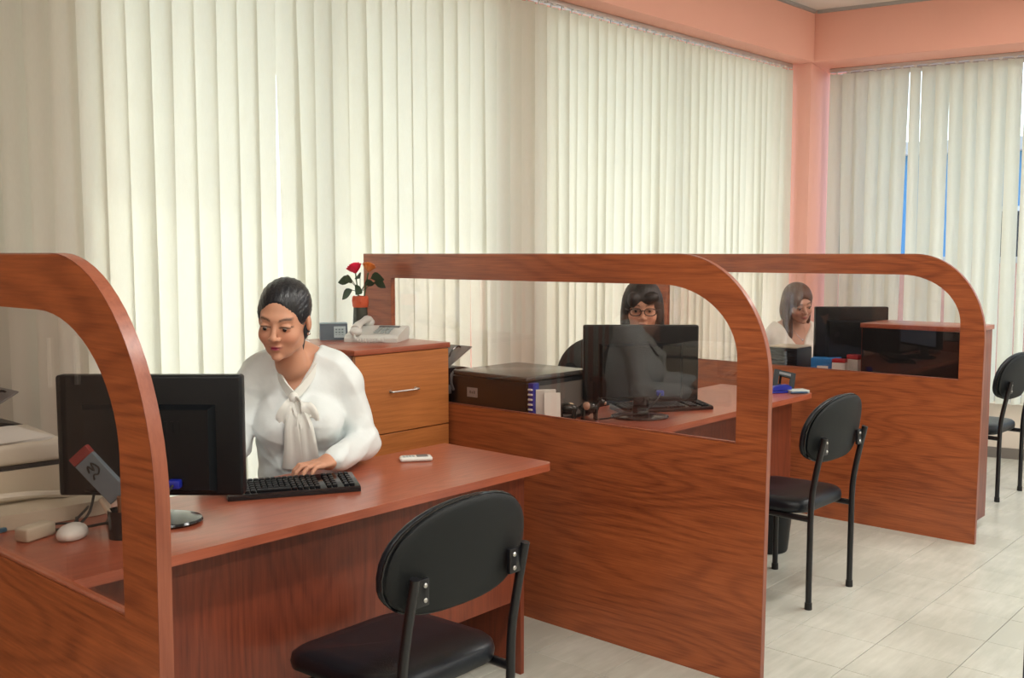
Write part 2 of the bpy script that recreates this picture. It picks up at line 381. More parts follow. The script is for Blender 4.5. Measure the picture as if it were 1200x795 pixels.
blind(LW_P, LW_U, LW_A, -2.6, 1.255, .094, .102, -15, 'wide cream vertical blind behind the woman in white, nearest the camera', special={22: (.75, 0), 23: (-1.0, 0), 24: (-.35, 0), 34: (.35, 0), 35: (-.35, 0), 12: (.3, 0), 13: (-.3, 0)}, jit=7, tilt=.16, seed=3)
blind(LW_P, LW_U, LW_A, 1.262, 3.915, .086, .094, -18, 'cream vertical blind on the long window wall ending at the salmon column', jit=6, tilt=.3, seed=5)
blind(BW_P, -BW_U, BW_A + math.pi, -1.312, 4.6, .092, .102, 16, 'cream vertical blind on the far end wall with open slits', jit=14, tilt=.35, seed=11, special={6: (.2, 34), 10: (.1, 34), 14: (0, 42), 19: (.2, 45)})

# ceiling lamps (above and behind the camera's view)
tube_m = mat('lit fluorescent tube', (.9, .9, .9), .5, emit=(1, .93, .80, 6))
LAMPS = [(1.6, .7), (4.3, .9), (6.3, .6), (0.2, -1.6), (3.4, -1.6), (6.0, -1.7), (-1.1, .7)]
LAMP_AT = ['above the nearest visitor chair', 'above the middle visitor chair', 'above the chair by the end wall', 'behind the camera, over the rear aisle', 'over the middle of the open aisle', 'over the far end of the open aisle', 'above the nearest partition']
for i, (x, y) in enumerate(LAMPS):
    t = empty('ceiling_lamp', (x, y, ZC), 0, 'white twin tube ceiling lamp ' + LAMP_AT[i], 'lamp', 'fluorescent ceiling lamps')
    part('housing', white_pl, t, lambda bm: box(bm, (-.62, -.14, -.05), (.62, .14, 0), bev=.008))
    for s in (-.06, .06): part('tube', tube_m, t, lambda bm: cyl(bm, (-.58, s, -.07), (.58, s, -.07), .013))
    ld = bpy.data.lights.new('lamp_light', 'AREA'); ld.shape = 'RECTANGLE'; ld.size = 1.15; ld.size_y = .22; ld.energy = 25; ld.color = (1, .97, .92)
    lo = bpy.data.objects.new('lamp_light', ld); COL.objects.link(lo); lo.parent = t; lo.location = (0, 0, -.095)

# ================================================================== PARTITIONS
def partition(x, label, yl=3.53, th=.024):
    t = empty('partition', (x + th / 2, 0, 0), 0, label, 'partition', 'curved wooden partitions between the desks')
    outer = [(1.525, 0), (1.515, 1.03)] + [(1.87 - .355 * math.cos(R(a)), 1.03 + .42 * math.sin(R(a))) for a in range(5, 91, 5)] + [(yl, 1.45), (yl, 0)]
    inner = [(1.63, .82), (1.63, 1.10)] + [(1.93 - .30 * math.cos(R(a)), 1.10 + .245 * math.sin(R(a))) for a in range(6, 91, 6)] + [(yl - .185, 1.345), (yl - .185, .82)]
    part('panel', wood_y, t, lambda bm: prism(bm, outer, -th / 2, th / 2, 0, holes=[inner]), smooth=True, ang=R(30))
    c = Vector((2.4, 1.08))
    gl = [((p[0] - c.x) * 1.006 + c.x, (p[1] - c.y) * 1.008 + c.y) for p in inner]
    part('glass_pane', glass_part, t, lambda bm: prism(bm, gl, -.002, .002, 0), smooth=False)
    # edge band following the outer outline
    def band(bm):
        o = outer[:-2]; k = len(o)
        for i in range(k):
            pass
        e = .0022
        lo = []; hi = []
        for i, p in enumerate(outer[:-1]):
            a = Vector(outer[max(i - 1, 0)]); b = Vector(outer[min(i + 1, len(outer) - 2)]); d = (b - a).normalized(); nrm = Vector((-d.y, d.x))
            lo.append((p[0] + nrm.x * .0004, p[1] + nrm.y * .0004)); hi.append((p[0] + nrm.x * e, p[1] + nrm.y * e))
        prism(bm, lo + hi[::-1], -th / 2, th / 2, 0)
    part('edge_band', wood_edge, t, band, ang=R(30))
    # sill bead along the bottom of the opening
    part('glazing_bead', wood_edge, t, lambda bm: box(bm, (-th / 2 + .001, 1.632, .8205), (-.003, yl - .187, .826), bev=.001, seg=1))
    return t
partition(.82, 'curved wooden partition nearest the camera, cut by the left edge of the photo', th=.026)
partition(2.96, 'curved wooden partition beside the roses, in the middle of the photo')
partition(5.20, 'curved wooden partition farthest away, in front of the woman with long brown hair')

# ================================================================== DESKS
def desk(x0, x1, y0, y1, label, ret=None, panel_in=.10, side_in=.04, zt=.75):
    t = empty('desk', ((x0 + x1) / 2, (y0 + y1) / 2, 0), 0, label, 'desk', 'wooden desks')
    ox, oy = (x0 + x1) / 2, (y0 + y1) / 2; a, b = (x1 - x0) / 2, (y1 - y0) / 2
    r = .035
    loop = [(-a, -b), (a - r, -b)] + [(a - r + r * math.sin(R(q)), -b + r - r * math.cos(R(q))) for q in range(15, 91, 15)] + [(a, b)]
    if ret: loop += [(ret[0] - ox, b), (ret[0] - ox, ret[1] - oy), (-a, ret[1] - oy)]
    else: loop += [(-a, b)]
    def top(bm):
        prism(bm, loop, zt - .025, zt, 2)
    part('desktop', wood_x, t, top)
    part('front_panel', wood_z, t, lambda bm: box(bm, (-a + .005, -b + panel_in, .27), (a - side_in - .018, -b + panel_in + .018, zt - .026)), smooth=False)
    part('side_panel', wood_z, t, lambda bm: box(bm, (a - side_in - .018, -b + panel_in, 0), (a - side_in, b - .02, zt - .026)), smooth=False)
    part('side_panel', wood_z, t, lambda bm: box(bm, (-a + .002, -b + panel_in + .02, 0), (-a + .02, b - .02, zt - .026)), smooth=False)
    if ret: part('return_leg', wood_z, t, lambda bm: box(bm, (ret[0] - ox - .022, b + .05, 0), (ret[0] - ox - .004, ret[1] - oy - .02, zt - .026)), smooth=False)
    return t
desk(.85, 2.58, 2.10, 2.625, 'reddish wooden desk where the woman in the white blouse types', ret=(1.40, 3.44), panel_in=.10)
desk(2.99, 4.77, 2.19, 2.72, 'reddish wooden desk behind the middle partition glass, with black frame on its corner', ret=(3.50, 3.42))
desk(5.23, 7.0, 2.20, 2.74, 'reddish wooden desk behind the farthest partition', ret=(5.60, 3.35))

# ================================================================== CABINETS
def handle(bm, x0, x1, y, z):
    tube(bm, [(x0, y, z), (x0 + .006, y - .022, z), (x1 - .006, y - .022, z), (x1, y, z)], .0042, 8, spline=5)
    for x in (x0, x1): cyl(bm, (x, y + .002, z), (x, y - .004, z), .008, .006, 10)
t = empty('drawer_cabinet', (2.695, 3.235, 0), 0, 'honey wood drawer cabinet carrying the telephone and the roses', 'cabinet')
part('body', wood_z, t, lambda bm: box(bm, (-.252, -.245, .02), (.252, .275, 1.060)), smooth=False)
part('cabinet_top', wood_x, t, lambda bm: box(bm, (-.258, -.268, 1.0605), (.258, .28, 1.083), bev=.003))
for z0, z1 in ((.742, 1.058), (.402, .738), (.06, .398)):
    d = part('drawer', wood_cab, t, lambda bm: box(bm, (-.250, -.264, z0), (.250, -.2455, z1), bev=.0015, seg=1))
    part('handle', steel, d, lambda bm: handle(bm, -.075, .060, -.264, z0 + .165))
t = empty('drawer_cabinet', (5.42, 1.86, 0), 0, 'tall cabinet with a black back seen through the far partition glass', 'cabinet')
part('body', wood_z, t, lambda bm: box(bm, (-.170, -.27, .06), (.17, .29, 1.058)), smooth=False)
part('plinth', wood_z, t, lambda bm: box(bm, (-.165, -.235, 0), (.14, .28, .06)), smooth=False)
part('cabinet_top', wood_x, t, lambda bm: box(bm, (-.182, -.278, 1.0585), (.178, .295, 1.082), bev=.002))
part('back_board', black_pl, t, lambda bm: box(bm, (-.1765, -.262, .07), (-.1705, .284, 1.057)), smooth=False)
for z0, z1 in ((.72, 1.05), (.40, .715), (.075, .395)):
    d = part('drawer', wood_cab, t, lambda bm: box(bm, (.1705, -.262, z0), (.188, .284, z1), bev=.0015, seg=1))
    part('handle', steel, d, lambda bm: box(bm, (.189, -.04, z0 + .15), (.205, .06, z0 + .16), bev=.003))
t = empty('added_wardrobe', (-.13, 3.30, 0), 0, 'unseen dark wooden cupboard added to darken the reflection in the nearest glass', 'added_wardrobe')  # stands out of view, added only to darken the reflection in the nearest glass
dark_wood = wood('dark walnut', 2, (.022, .010, .006), (.055, .026, .014), rough=.5)
part('body', dark_wood, t, lambda bm: box(bm, (-.88, -.24, .06), (.88, .24, 2.3)), smooth=False)
part('plinth', dark_wood, t, lambda bm: box(bm, (-.86, -.22, 0), (.86, .24, .0595)), smooth=False)
for k in range(4):
    d = part('door', dark_wood, t, lambda bm: box(bm, (-.88 + .44 * k + .003, -.262, .07), (-.44 + .44 * k - .003, -.241, 2.29), bev=.003))
    part('handle', steel, d, lambda bm: cyl(bm, (-.88 + .44 * k + (.40 if k % 2 == 0 else .04), -.275, 1.05), (-.88 + .44 * k + (.40 if k % 2 == 0 else .04), -.275, 1.2), .006))
t = empty('pedestal_unit', (2.955, .465, 0), 0, 'dark navy metal pedestal unit just entering at the right edge', 'cabinet')
part('body', navy_pl, t, lambda bm: box(bm, (-.2, -.2, .03), (.2, .2, .61), bev=.008))
for z0, z1 in ((.05, .33), (.345, .60)):
    d = part('drawer', navy_pl, t, lambda bm: box(bm, (-.19, .2005, z0), (.19, .214, z1), bev=.002))
    part('handle', steel, d, lambda bm: box(bm, (-.06, .214, z1 - .06), (.06, .228, z1 - .045), bev=.003))
for sx in (-.16, .16):
    for sy in (-.16, .16): part('foot', rubber, t, lambda bm: cyl(bm, (sx, sy, 0), (sx, sy, .03), .02))

# ================================================================== VISITOR CHAIRS
def back_outline(w, h, n=40):
    out = []
    for k in range(n):
        a = 2 * math.pi * k / n; c, s = math.cos(a), math.sin(a)
        e = 2.25 if s > 0 else 3.0
        x = abs(c) ** (2 / e) * math.copysign(1, c) * w / 2 * (1.0 if s > 0 else (1 - .06 * abs(s)))
        z = abs(s) ** (2 / e) * math.copysign(1, s) * (h * .58 if s > 0 else h * .42)
        out.append((x, z))
    return out
def pad(bm, outline, y0, y1, curve, zc, tilt, rim=.012):
    """cushion or shell from an outline in xz, thickness along y, bowed across x, edges rounded"""
    rings = []
    for sc, yy in ((0.0, y0), (.55, y0), (.90, y0 + (y1 - y0) * .03), (.985, y0 + (y1 - y0) * .25), (1.0, y0 + (y1 - y0) * .5), (.985, y0 + (y1 - y0) * .75), (.90, y0 + (y1 - y0) * .97), (.55, y1), (0.0, y1)):
        ring = []
        pts = outline if sc > 0 else [(0, 0)]
        for x, z in pts:
            X, Z = x * sc, z * sc; Y = yy - curve * (X / .24) ** 2 * -1
            ring.append(bm.verts.new((X, Y + (-tilt) * Z, zc + Z)))
        rings.append(ring)
    for a, b in zip(rings[:-1], rings[1:]):
        n = max(len(a), len(b))
        for k in range(n):
            l = (k + 1) % n
            if len(a) == 1: bm.faces.new((a[0], b[k], b[l]))
            elif len(b) == 1: bm.faces.new((a[k], a[l], b[0]))
            else: bm.faces.new((a[k], a[l], b[l], b[k]))
def visitor_chair(loc, rz, label):
    t = empty('visitor_chair', loc, rz, label, 'chair', 'black visitor chairs in front of the desks')
    tr = .0125
    def cushion(bm):
        loop = rrect(-.215, -.155, .215, .275, .09, 8); rings = []
        for sc, z in ((.0, .387), (.93, .387), (.985, .394), (1, .412), (.985, .430), (.93, .441), (.75, .447), (.4, .450), (0, .450)):
            rings.append([bm.verts.new((0, .025, z))] if sc == 0 else [bm.verts.new((x * sc, (y - .025) * sc + .025, z - .012 * max(0, (y - .10) / .14) ** 2)) for x, y in loop])
        for a, b in zip(rings[:-1], rings[1:]):
            n = max(len(a), len(b))
            for k in range(n):
                l = (k + 1) % n
                if len(a) == 1: bm.faces.new((a[0], b[l], b[k]))
                elif len(b) == 1: bm.faces.new((a[k], a[l], b[0]))
                else: bm.faces.new((a[k], a[l], b[l], b[k]))
    part('seat', vinyl, t, cushion, ang=R(70))
    ol = back_outline(.485, .275)
    bk = part('backrest', vinyl, t, lambda bm: pad(bm, ol, -.200, -.165, .03, .712, .16), ang=R(70))
    part('shell', black_sh, bk, lambda bm: pad(bm, [(x * .99, z * .99) for x, z in ol], -.219, -.2005, .03, .712, .16), ang=R(70))
    def piping(bm):
        pts = [(x * 1.003, -.2 + .03 * (x / .24) ** 2 - .16 * z, .712 + z * 1.003) for x, z in ol]; pts.append(pts[0])
        tube(bm, pts, .0035, 6)
    part('piping', black_gl, bk, piping)
    for s in (-1, 1):
        x = s * .195
        lg = part('leg', steel_bk, t, lambda bm: tube(bm, [(x, -.178, .0), (x, -.178, .22), (x, -.180, .44), (x, -.196, .56), (x, -.228, .715)], tr, 10, spline=5))
        part('foot_cap', rubber, lg, lambda bm: cyl(bm, (x, -.178, 0), (x, -.178, .028), .0155, .0145, 12))
        lg = part('leg', steel_bk, t, lambda bm: tube(bm, [(x, .178, .0), (x, .178, .20), (x, .176, .335), (x, .150, .367), (x, .10, .374), (x, -.10, .374), (x, -.182, .374)], tr, 10, spline=4))
        part('foot_cap', rubber, lg, lambda bm: cyl(bm, (x, .178, 0), (x, .178, .028), .0155, .0145, 12))
        br = part('bracket', steel_bk, t, lambda bm: box(bm, (s * .165 - .022, -.222, .640), (s * .165 + .022, -.208, .705), bev=.003, rot=None))
        for z in (.655, .690): part('bolt', steel, br, lambda bm: ball(bm, (s * .158, -.224, z), (.006, .004, .006), 8, 6))
    part('cross_rail', steel_bk, t, lambda bm: (cyl(bm, (-.195, -.05, .375), (.195, -.05, .375), .011), cyl(bm, (-.195, .12, .375), (.195, .12, .375), .011)))
    return t
visitor_chair((1.70, 1.865, 0), R(1), 'large black visitor chair in front of the nearest desk')
visitor_chair((3.985, 1.915, 0), R(-1), 'black visitor chair between the middle and far partitions')
visitor_chair((6.41, 1.87, 0), R(-3), 'black visitor chair cut by the right edge beside the end wall')

# office chairs under the women
def office_chair(loc, rz, label, bw=.40, bz=.80, bh=.34):
    t = empty('office_chair', loc, rz, label, 'chair', 'black office chairs behind the desks')
    def st(bm): box(bm, (-.22, -.2, .395), (.22, .22, .46), bev=.03, seg=4)
    part('seat', vinyl, t, st)
    part('backrest', black_sh, t, lambda bm: pad(bm, back_outline(bw, bh), -.255, -.20, .03, bz, .08), ang=R(70))
    part('back_post', black_pl, t, lambda bm: tube(bm, [(0, -.10, .39), (0, -.26, .42), (0, -.275, .60), (0, -.265, bz)], .022, 8, spline=4, flat=.5))
    part('gas_column', steel_bk, t, lambda bm: cyl(bm, (0, 0, .09), (0, 0, .40), .025))
    for k in range(5):
        a = 2 * math.pi * k / 5 + .3; c, s = math.cos(a), math.sin(a)
        lg = part('base_leg', black_pl, t, lambda bm: tube(bm, [(0, 0, .10), (c * .14, s * .14, .095), (c * .27, s * .27, .07)], lambda q: .022 - .008 * q, 8))
        part('caster', rubber, lg, lambda bm: (cyl(bm, (c * .27 - s * .012, s * .27 + c * .012, .027), (c * .27 + s * .012, s * .27 - c * .012, .027), .027, seg=14), cyl(bm, (c * .27, s * .27, .03), (c * .27, s * .27, .075), .008)))
    return t

# ================================================================== MONITORS, KEYBOARDS
def monitor(loc, face, label, w=.478, h=.315, zb=.825, zbase=.75, plug=False):
    """origin on desk; local -y is the back of the monitor that faces the camera"""
    t = empty('monitor', (loc[0], loc[1], zbase), face, label, 'monitor', 'black desktop monitors')
    z0 = zb - zbase
    def shell(bm):
        box(bm, (-w / 2, -.020, z0), (w / 2, .022, z0 + h), bev=.008, seg=3)
    b = part('casing', black_pl, t, shell)
    def bulge(bm):
        # raised rear housing with chamfered top
        x, za, zc = w * .36, z0 + .012, z0 + h * .76
        va = [bm.verts.new(p) for p in ((-x, -.0205, za), (x, -.0205, za), (x, -.0205, zc), (-x, -.0205, zc))]
        vb = [bm.verts.new(p) for p in ((-x + .012, -.048, za + .01), (x - .012, -.048, za + .01), (x - .012, -.048, zc - .010), (-x + .012, -.048, zc - .010))]
        bm.faces.new(va[::-1]); bm.faces.new(vb)
        for i in range(4): bm.faces.new((va[i], va[(i + 1) % 4], vb[(i + 1) % 4], vb[i]))
    rh = part('rear_housing', black_pl, t, bulge, smooth=False)
    part('vent_slots', black_pl, rh, lambda bm: [box(bm, (-.08 + k * .016, -.0495, z0 + .17), (-.072 + k * .016, -.0482, z0 + .20)) for k in range(11)], smooth=False)
    part('screen', mat('lit monitor screen', (.02, .02, .03), .2, emit=(.55, .7, 1, .12)), t, lambda bm: box(bm, (-w / 2 + .015, .0222, z0 + .018), (w / 2 - .015, .0235, z0 + h - .015)), smooth=False)
    part('stand_neck', black_gl, t, lambda bm: box(bm, (-.035, -.045, .012), (.035, -.015, z0 + .08), bev=.008))
    part('stand_base', black_gl, t, lambda bm: [bmesh.ops.scale(bm, vec=(1, .72, 1), verts=bm.verts[:]) if q else lathe(bm, [(0, .0005), (.120, .0005), (.125, .006), (.122, .012), (.09, .017), (.03, .022), (0, .022)], seg=36) for q in (0, 1)])
    if plug:
        p = part('video_plug', blue_pl, t, lambda bm: box(bm, (.060, -.075, z0 + .030), (.092, -.0485, z0 + .052), bev=.004))
        part('cable', rubber, t, lambda bm: tube(bm, [(.076, -.074, z0 + .04), (.060, -.10, z0 + .02), (.0, -.13, .045), (-.08, -.12, .03), (-.16, -.10, .012), (-.26, -.11, .008)], .0035, 7, spline=6))
    return t
FACE = YAW - R(90)
monitor((1.30, 2.405), FACE, 'large black monitor seen from behind on the nearest desk', plug=True)
monitor((3.54, 2.41), FACE, 'black monitor behind the middle partition glass hiding the woman with glasses', w=.49, h=.325, plug=True)
monitor((5.585, 2.352), FACE, 'black monitor beside the woman with long brown hair', w=.418, h=.32, zb=.83)

def keyboard(loc, rz, label, L=.44, D=.16):
    t = empty('keyboard', loc, rz, label, 'keyboard', 'black keyboards')
    part('case', black_gl, t, lambda bm: prism(bm, [(-D / 2, .001), (D / 2, .001), (D / 2, .026), (D / 2 - .01, .028), (-D / 2 + .01, .017), (-D / 2, .012)], -L / 2, L / 2, 0))
    def keys(bm):
        for r in range(6):
            y = -D / 2 + .022 + r * .0205 + (.006 if r == 5 else 0); z = .016 + (y + D / 2) / D * .012
            n = 21; k = 0
            while k < n:
                w = 1
                if r == 0 and 4 <= k <= 9: w = 6
                x = -L / 2 + .014 + k * (L - .028) / n; x2 = x + w * (L - .028) / n
                if k not in (15, 18) or r in (): box(bm, (x + .0012, y - .0085, z), (x2 - .0012, y + .0085, z + .007), bev=.0022, seg=1)
                k += w
    k = part('keys', black_pl, t, keys, smooth=False); tag(k, kind='stuff')
    return t
keyboard((1.752, 2.428, .75), R(-29), 'black keyboard under the typing hand on the nearest desk', L=.38)
keyboard((3.80, 2.47, .75), R(-30), 'black keyboard on the desk behind the middle partition glass')
keyboard((6.0, 2.60, .75), R(-20), 'black keyboard beside the woman with long brown hair')

# ================================================================== SMALL THINGS
def tilted(M): return M.to_4x4()
# telephone on the drawer cabinet
t = empty('telephone', (2.80, 3.255, 1.0835), FACE + R(-8), 'white corded desk telephone on the drawer cabinet', 'telephone')
part('phone_body', white_pl, t, lambda bm: prism(bm, [(-.10, 0), (.10, 0), (.10, .048), (.085, .058), (-.085, .028), (-.10, .016)], -.115, .115, 0), ang=R(25))
part('keypad', mat('pale grey keys', (.42, .46, .46), .5), t, lambda bm: [box(bm, (.0 + i * .024, -.06 + j * .024, .0345 + j * .0046), (.018 + i * .024, -.042 + j * .024, .0405 + j * .0046), bev=.002) for i in range(3) for j in range(4)])
part('display', grey_pl, t, lambda bm: box(bm, (-.005, .045, .050), (.085, .072, .0585), bev=.003))
def hs(bm):
    tube(bm, [(-.065, -.10, .052), (-.065, -.06, .068), (-.065, 0, .078), (-.065, .06, .084), (-.065, .10, .076)], lambda q: .017 + .004 * math.cos(q * 6.28), 12, spline=5)
    ball(bm, (-.065, -.095, .044), (.027, .027, .020), 14, 10); ball(bm, (-.065, .095, .070), (.027, .027, .020), 14, 10)
part('handset', white_pl, t, hs)
def coil(bm):
    pts = []
    for k in range(150):
        q = k / 149; base = catmull([(-.07, -.10, .03), (-.05, -.135, .014), (.02, -.145, .012), (.055, -.125, .014), (.05, -.10, .02)], 10); i = min(int(q * 40), 39); b = base[i].lerp(base[i + 1], q * 40 - i)
        pts.append(b + Vector((0, math.cos(k * 1.1) * .008, math.sin(k * 1.1) * .008)))
    tube(bm, pts, .0028, 5)
part('coiled_cord', white_pl, t, coil)
# vase with roses
t = empty('flower_vase', (2.83, 3.40, 1.0835), 0, 'slim vase with one red and one orange rose on the cabinet', 'vase')
part('vase', mat('dark green glass', (.05, .055, .045), .12), t, lambda bm: lathe(bm, [(0, 0), (.034, 0), (.036, .01), (.033, .08), (.030, .150), (.026, .150), (.026, .02), (0, .02)]))
def bow_(bm):
    lathe(bm, [(.0315, .135), (.034, .142), (.036, .160), (.034, .182), (.028, .184), (.026, .142)], seg=18)
    for a in range(6):
        c, s = math.cos(a), math.sin(a); ball(bm, (c * .031, s * .031, .163 + .010 * (a % 2)), (.009, .009, .014), 8, 6)
part('orange_ribbon', mat('orange red ribbon', (.62, .10, .035), .5), t, bow_)
green = mat('dark green leaf', (.030, .055, .025), .5); stemm = mat('green stem', (.06, .11, .04), .6)
def rose(name, m, c, ax, r):
    def f(bm):
        Q = Vector((0, 0, 1)).rotation_difference(Vector(ax)).to_matrix().to_4x4()
        for ring, (nn, rr, hh, fl) in enumerate(((3, .30, 1.0, .05), (4, .55, .95, .18), (5, .80, .82, .35), (6, 1.0, .62, .55))):
            for k in range(nn):
                a = 2 * math.pi * (k + .4 * ring) / nn; w = 2 * math.pi / nn * .72; rows = []
                for j in range(5):
                    q = j / 4; z = -.45 + q * (hh + .45); rad = rr * (.25 + .75 * math.sin(min(1, q * 1.15) * 1.57)) + fl * .35 * max(0, q - .75) * 4
                    rows.append([bm.verts.new(Matrix.Translation(c) @ Q @ Vector((math.cos(a + w * u) * rad * r, math.sin(a + w * u) * rad * r, (z - .16 * abs(u) ** 2 * q) * r))) for u in (-1, -.5, 0, .5, 1)])
                for j in range(4):
                    for i in range(4): bm.faces.new((rows[j][i], rows[j][i + 1], rows[j + 1][i + 1], rows[j + 1][i]))
        ball(bm, c, (r * .45, r * .45, r * .6), 10, 8)
    return part(name, m, t, f, ang=R(80))
rose('rose', mat('red rose petal', (.85, .03, .085), .5), (-.003, .030, .300), (-.3, .2, 1), .030)
rose('rose', mat('orange rose petal', (.78, .25, .05), .5), (.02, -.035, .305), (.1, -.3, 1), .026)
part('stem', stemm, t, lambda bm: tube(bm, [(0, 0, .02), (0, .01, .16), (-.002, .028, .285)], .003, 6, spline=4))
part('stem', stemm, t, lambda bm: tube(bm, [(.005, 0, .02), (.01, -.01, .16), (.018, -.033, .285)], .003, 6, spline=4))
rl = random.Random(4)
for (c, d, ln) in (((-.02, .04, .25), (-.6, .6, .1), .055), ((.02, -.05, .262), (.5, -.8, .15), .06), ((.03, -.06, .245), (.6, -.5, -.2), .05), ((-.03, .02, .255), (-.8, -.2, .15), .05), ((-.02, .03, .21), (-.4, .7, -.5), .055), ((.01, -.02, .235), (.4, -.4, .2), .045), ((.0, .0, .262), (.2, .5, .3), .045), ((-.01, -.01, .225), (-.6, -.3, -.3), .05)):
    def lf(bm):
        D = Vector(d).normalized(); S = D.cross(Vector((0, 0, 1))).normalized(); U = S.cross(D); S, U = S * .55 + U * .83, U * .55 - S * .83; rows = []
        for j in range(6):
            q = j / 5; w = math.sin(math.pi * min(1, q * .93 + .05)) * ln * .46; ctr = Vector(c) + D * ln * q - Vector((0, 0, 1)) * q * q * ln * .25
            rows.append([bm.verts.new(ctr + S * w + U * w * .25), bm.verts.new(ctr), bm.verts.new(ctr - S * w + U * w * .25)])
        for a, b in zip(rows[:-1], rows[1:]):
            for i in range(2): bm.faces.new((a[i], a[i + 1], b[i + 1], b[i]))
        tube(bm, [(0, 0, .2), Vector(c)], .0015, 5)
    part('leaf', green, t, lf)
# small desk clock box
t = empty('desk_clock', (2.70, 3.425, 1.0835), FACE + R(14), 'small grey blue desk clock on the drawer cabinet', 'clock')
part('case', mat('slate grey plastic', (.10, .13, .16), .4), t, lambda bm: prism(bm, [(-.03, 0), (.03, 0), (.022, .068), (-.020, .068)], -.058, .058, 0))
part('dial_card', mat('pale blue card', (.50, .60, .62), .6), t, lambda bm: box(bm, (.0, -.0295, .010), (.05, -.027, .058), rot=Matrix.Rotation(R(-8), 4, 'X')), smooth=False)
part('dial_marks', mat('grey print', (.22, .28, .30), .7), t, lambda bm: [box(bm, (.006 + i * .013, -.0312, .018 + j * .012), (.014 + i * .013, -.030, .024 + j * .012)) for i in range(3) for j in range(3)], smooth=False)
part('top_plate', mat('pale blue plastic', (.35, .46, .52), .4), t, lambda bm: box(bm, (-.058, -.021, .0682), (.058, .023, .073), bev=.002))

# mobile phone on the nearest desk
t = empty('mobile_phone', (2.29, 2.47, .7505), R(-35), 'small white mobile phone on the nearest desk', 'phone')
part('case', white_pl, t, lambda bm: box(bm, (-.055, -.024, 0), (.055, .024, .016), bev=.008, seg=4))
part('screen', grey_pl, t, lambda bm: box(bm, (.002, -.018, .0162), (.040, .018, .0170)), smooth=False)
part('keypad', mat('pale grey keys', (.4, .4, .4), .5), t, lambda bm: [box(bm, (-.046 + i * .011, -.016 + j * .011, .0162), (-.038 + i * .011, -.008 + j * .011, .0172)) for i in range(4) for j in range(3)], smooth=False)

# white mouse and plug adapter by the near partition
t = empty('computer_mouse', (1.092, 2.425, .7505), R(130), 'white rounded mouse with black cables behind the nearest glass', 'mouse')
part('shell', white_pl, t, lambda bm: (ball(bm, (0, 0, .012), (.034, .050, .024), 20, 14), [setattr(v.co, 'z', max(v.co.z, .0)) for v in bm.verts]))
part('cable', rubber, t, lambda bm: tube(bm, [(0, -.03, .02), (-.01, -.075, .045), (.0, -.13, .085), (.02, -.19, .10), (.05, -.23, .06)], .0035, 7, spline=6))
part('cable', rubber, t, lambda bm: tube(bm, [(.01, -.03, .018), (.03, -.09, .022), (.04, -.17, .03), (.07, -.24, .02)], .0035, 7, spline=6))
t = empty('plug_adapter', (1.03, 2.49, .7505), R(20), 'cream plug adapter lying on the nearest desk', 'adapter')
part('body', cream_pl, t, lambda bm: box(bm, (-.045, -.022, 0), (.045, .022, .034), bev=.006, seg=3))
part('cable', rubber, t, lambda bm: tube(bm, [(.045, 0, .016), (.08, .02, .012), (.13, .0, .006), (.17, .04, .005)], .003, 6, spline=5))
t = empty('blue_ruler', (.935, 2.60, .7505), R(10), 'small blue object beside the plug adapter', 'stationery')
part('strip', mat('dull blue plastic', (.05, .14, .22), .4), t, lambda bm: box(bm, (-.06, -.015, 0), (.07, .015, .012), bev=.004))
part('groove', grey_pl, t, lambda bm: box(bm, (-.05, -.004, .0122), (.06, .004, .0128)), smooth=False)
# desk organiser with a packet leaning in it
t = empty('pen_holder', (1.178, 2.335, .7505), FACE, 'dark cluttered pen holder behind the nearest partition post', 'holder')
part('cup', black_gl, t, lambda bm: lathe(bm, [(0, 0), (.034, 0), (.036, .07), (.033, .07), (.031, .006), (0, .006)], seg=18))
part('pen', cream_pl, t, lambda bm: cyl(bm, (-.005, .0, .008), (-.05, -.01, .10), .006))
part('pen', steel, t, lambda bm: cyl(bm, (.005, .01, .008), (.03, .02, .13), .005))
part('pen', mat('brown pencil', (.16, .07, .03), .5), t, lambda bm: cyl(bm, (.0, -.012, .008), (.005, -.033, .11), .005))
t = empty('packet', (1.160, 2.335, .872), FACE, 'small grey packet with a red end leaning on the pen holder', 'packet')
ROTP = Matrix.Rotation(R(-42), 4, 'Y')
def tb_(bm, lo, hi):
    vs_ = box(bm, lo, hi, bev=.0015, seg=1); bmesh.ops.transform(bm, matrix=Matrix.Rotation(R(-42), 4, 'Y'), verts=vs_)
part('sleeve', mat('blue grey card', (.12, .16, .19), .5), t, lambda bm: tb_(bm, (-.028, -.012, -.02), (.028, .006, .105)))
part('red_end', mat('dull red card', (.20, .022, .02), .5), t, lambda bm: tb_(bm, (-.0283, -.0125, .1052), (.0283, .0065, .128)))
def scribble(bm):
    pts = [(-.012, -.0135, .07), (-.004, -.0135, .085), (.002, -.0135, .068), (.008, -.0135, .086), (.015, -.0135, .066), (.004, -.0135, .055), (-.006, -.0135, .06), (-.014, -.0135, .05)]
    M = Matrix.Rotation(R(-42), 4, 'Y'); tube(bm, [M @ Vector(p) for p in pts], .0022, 5, spline=4)
part('printed_mark', rubber, t, scribble)

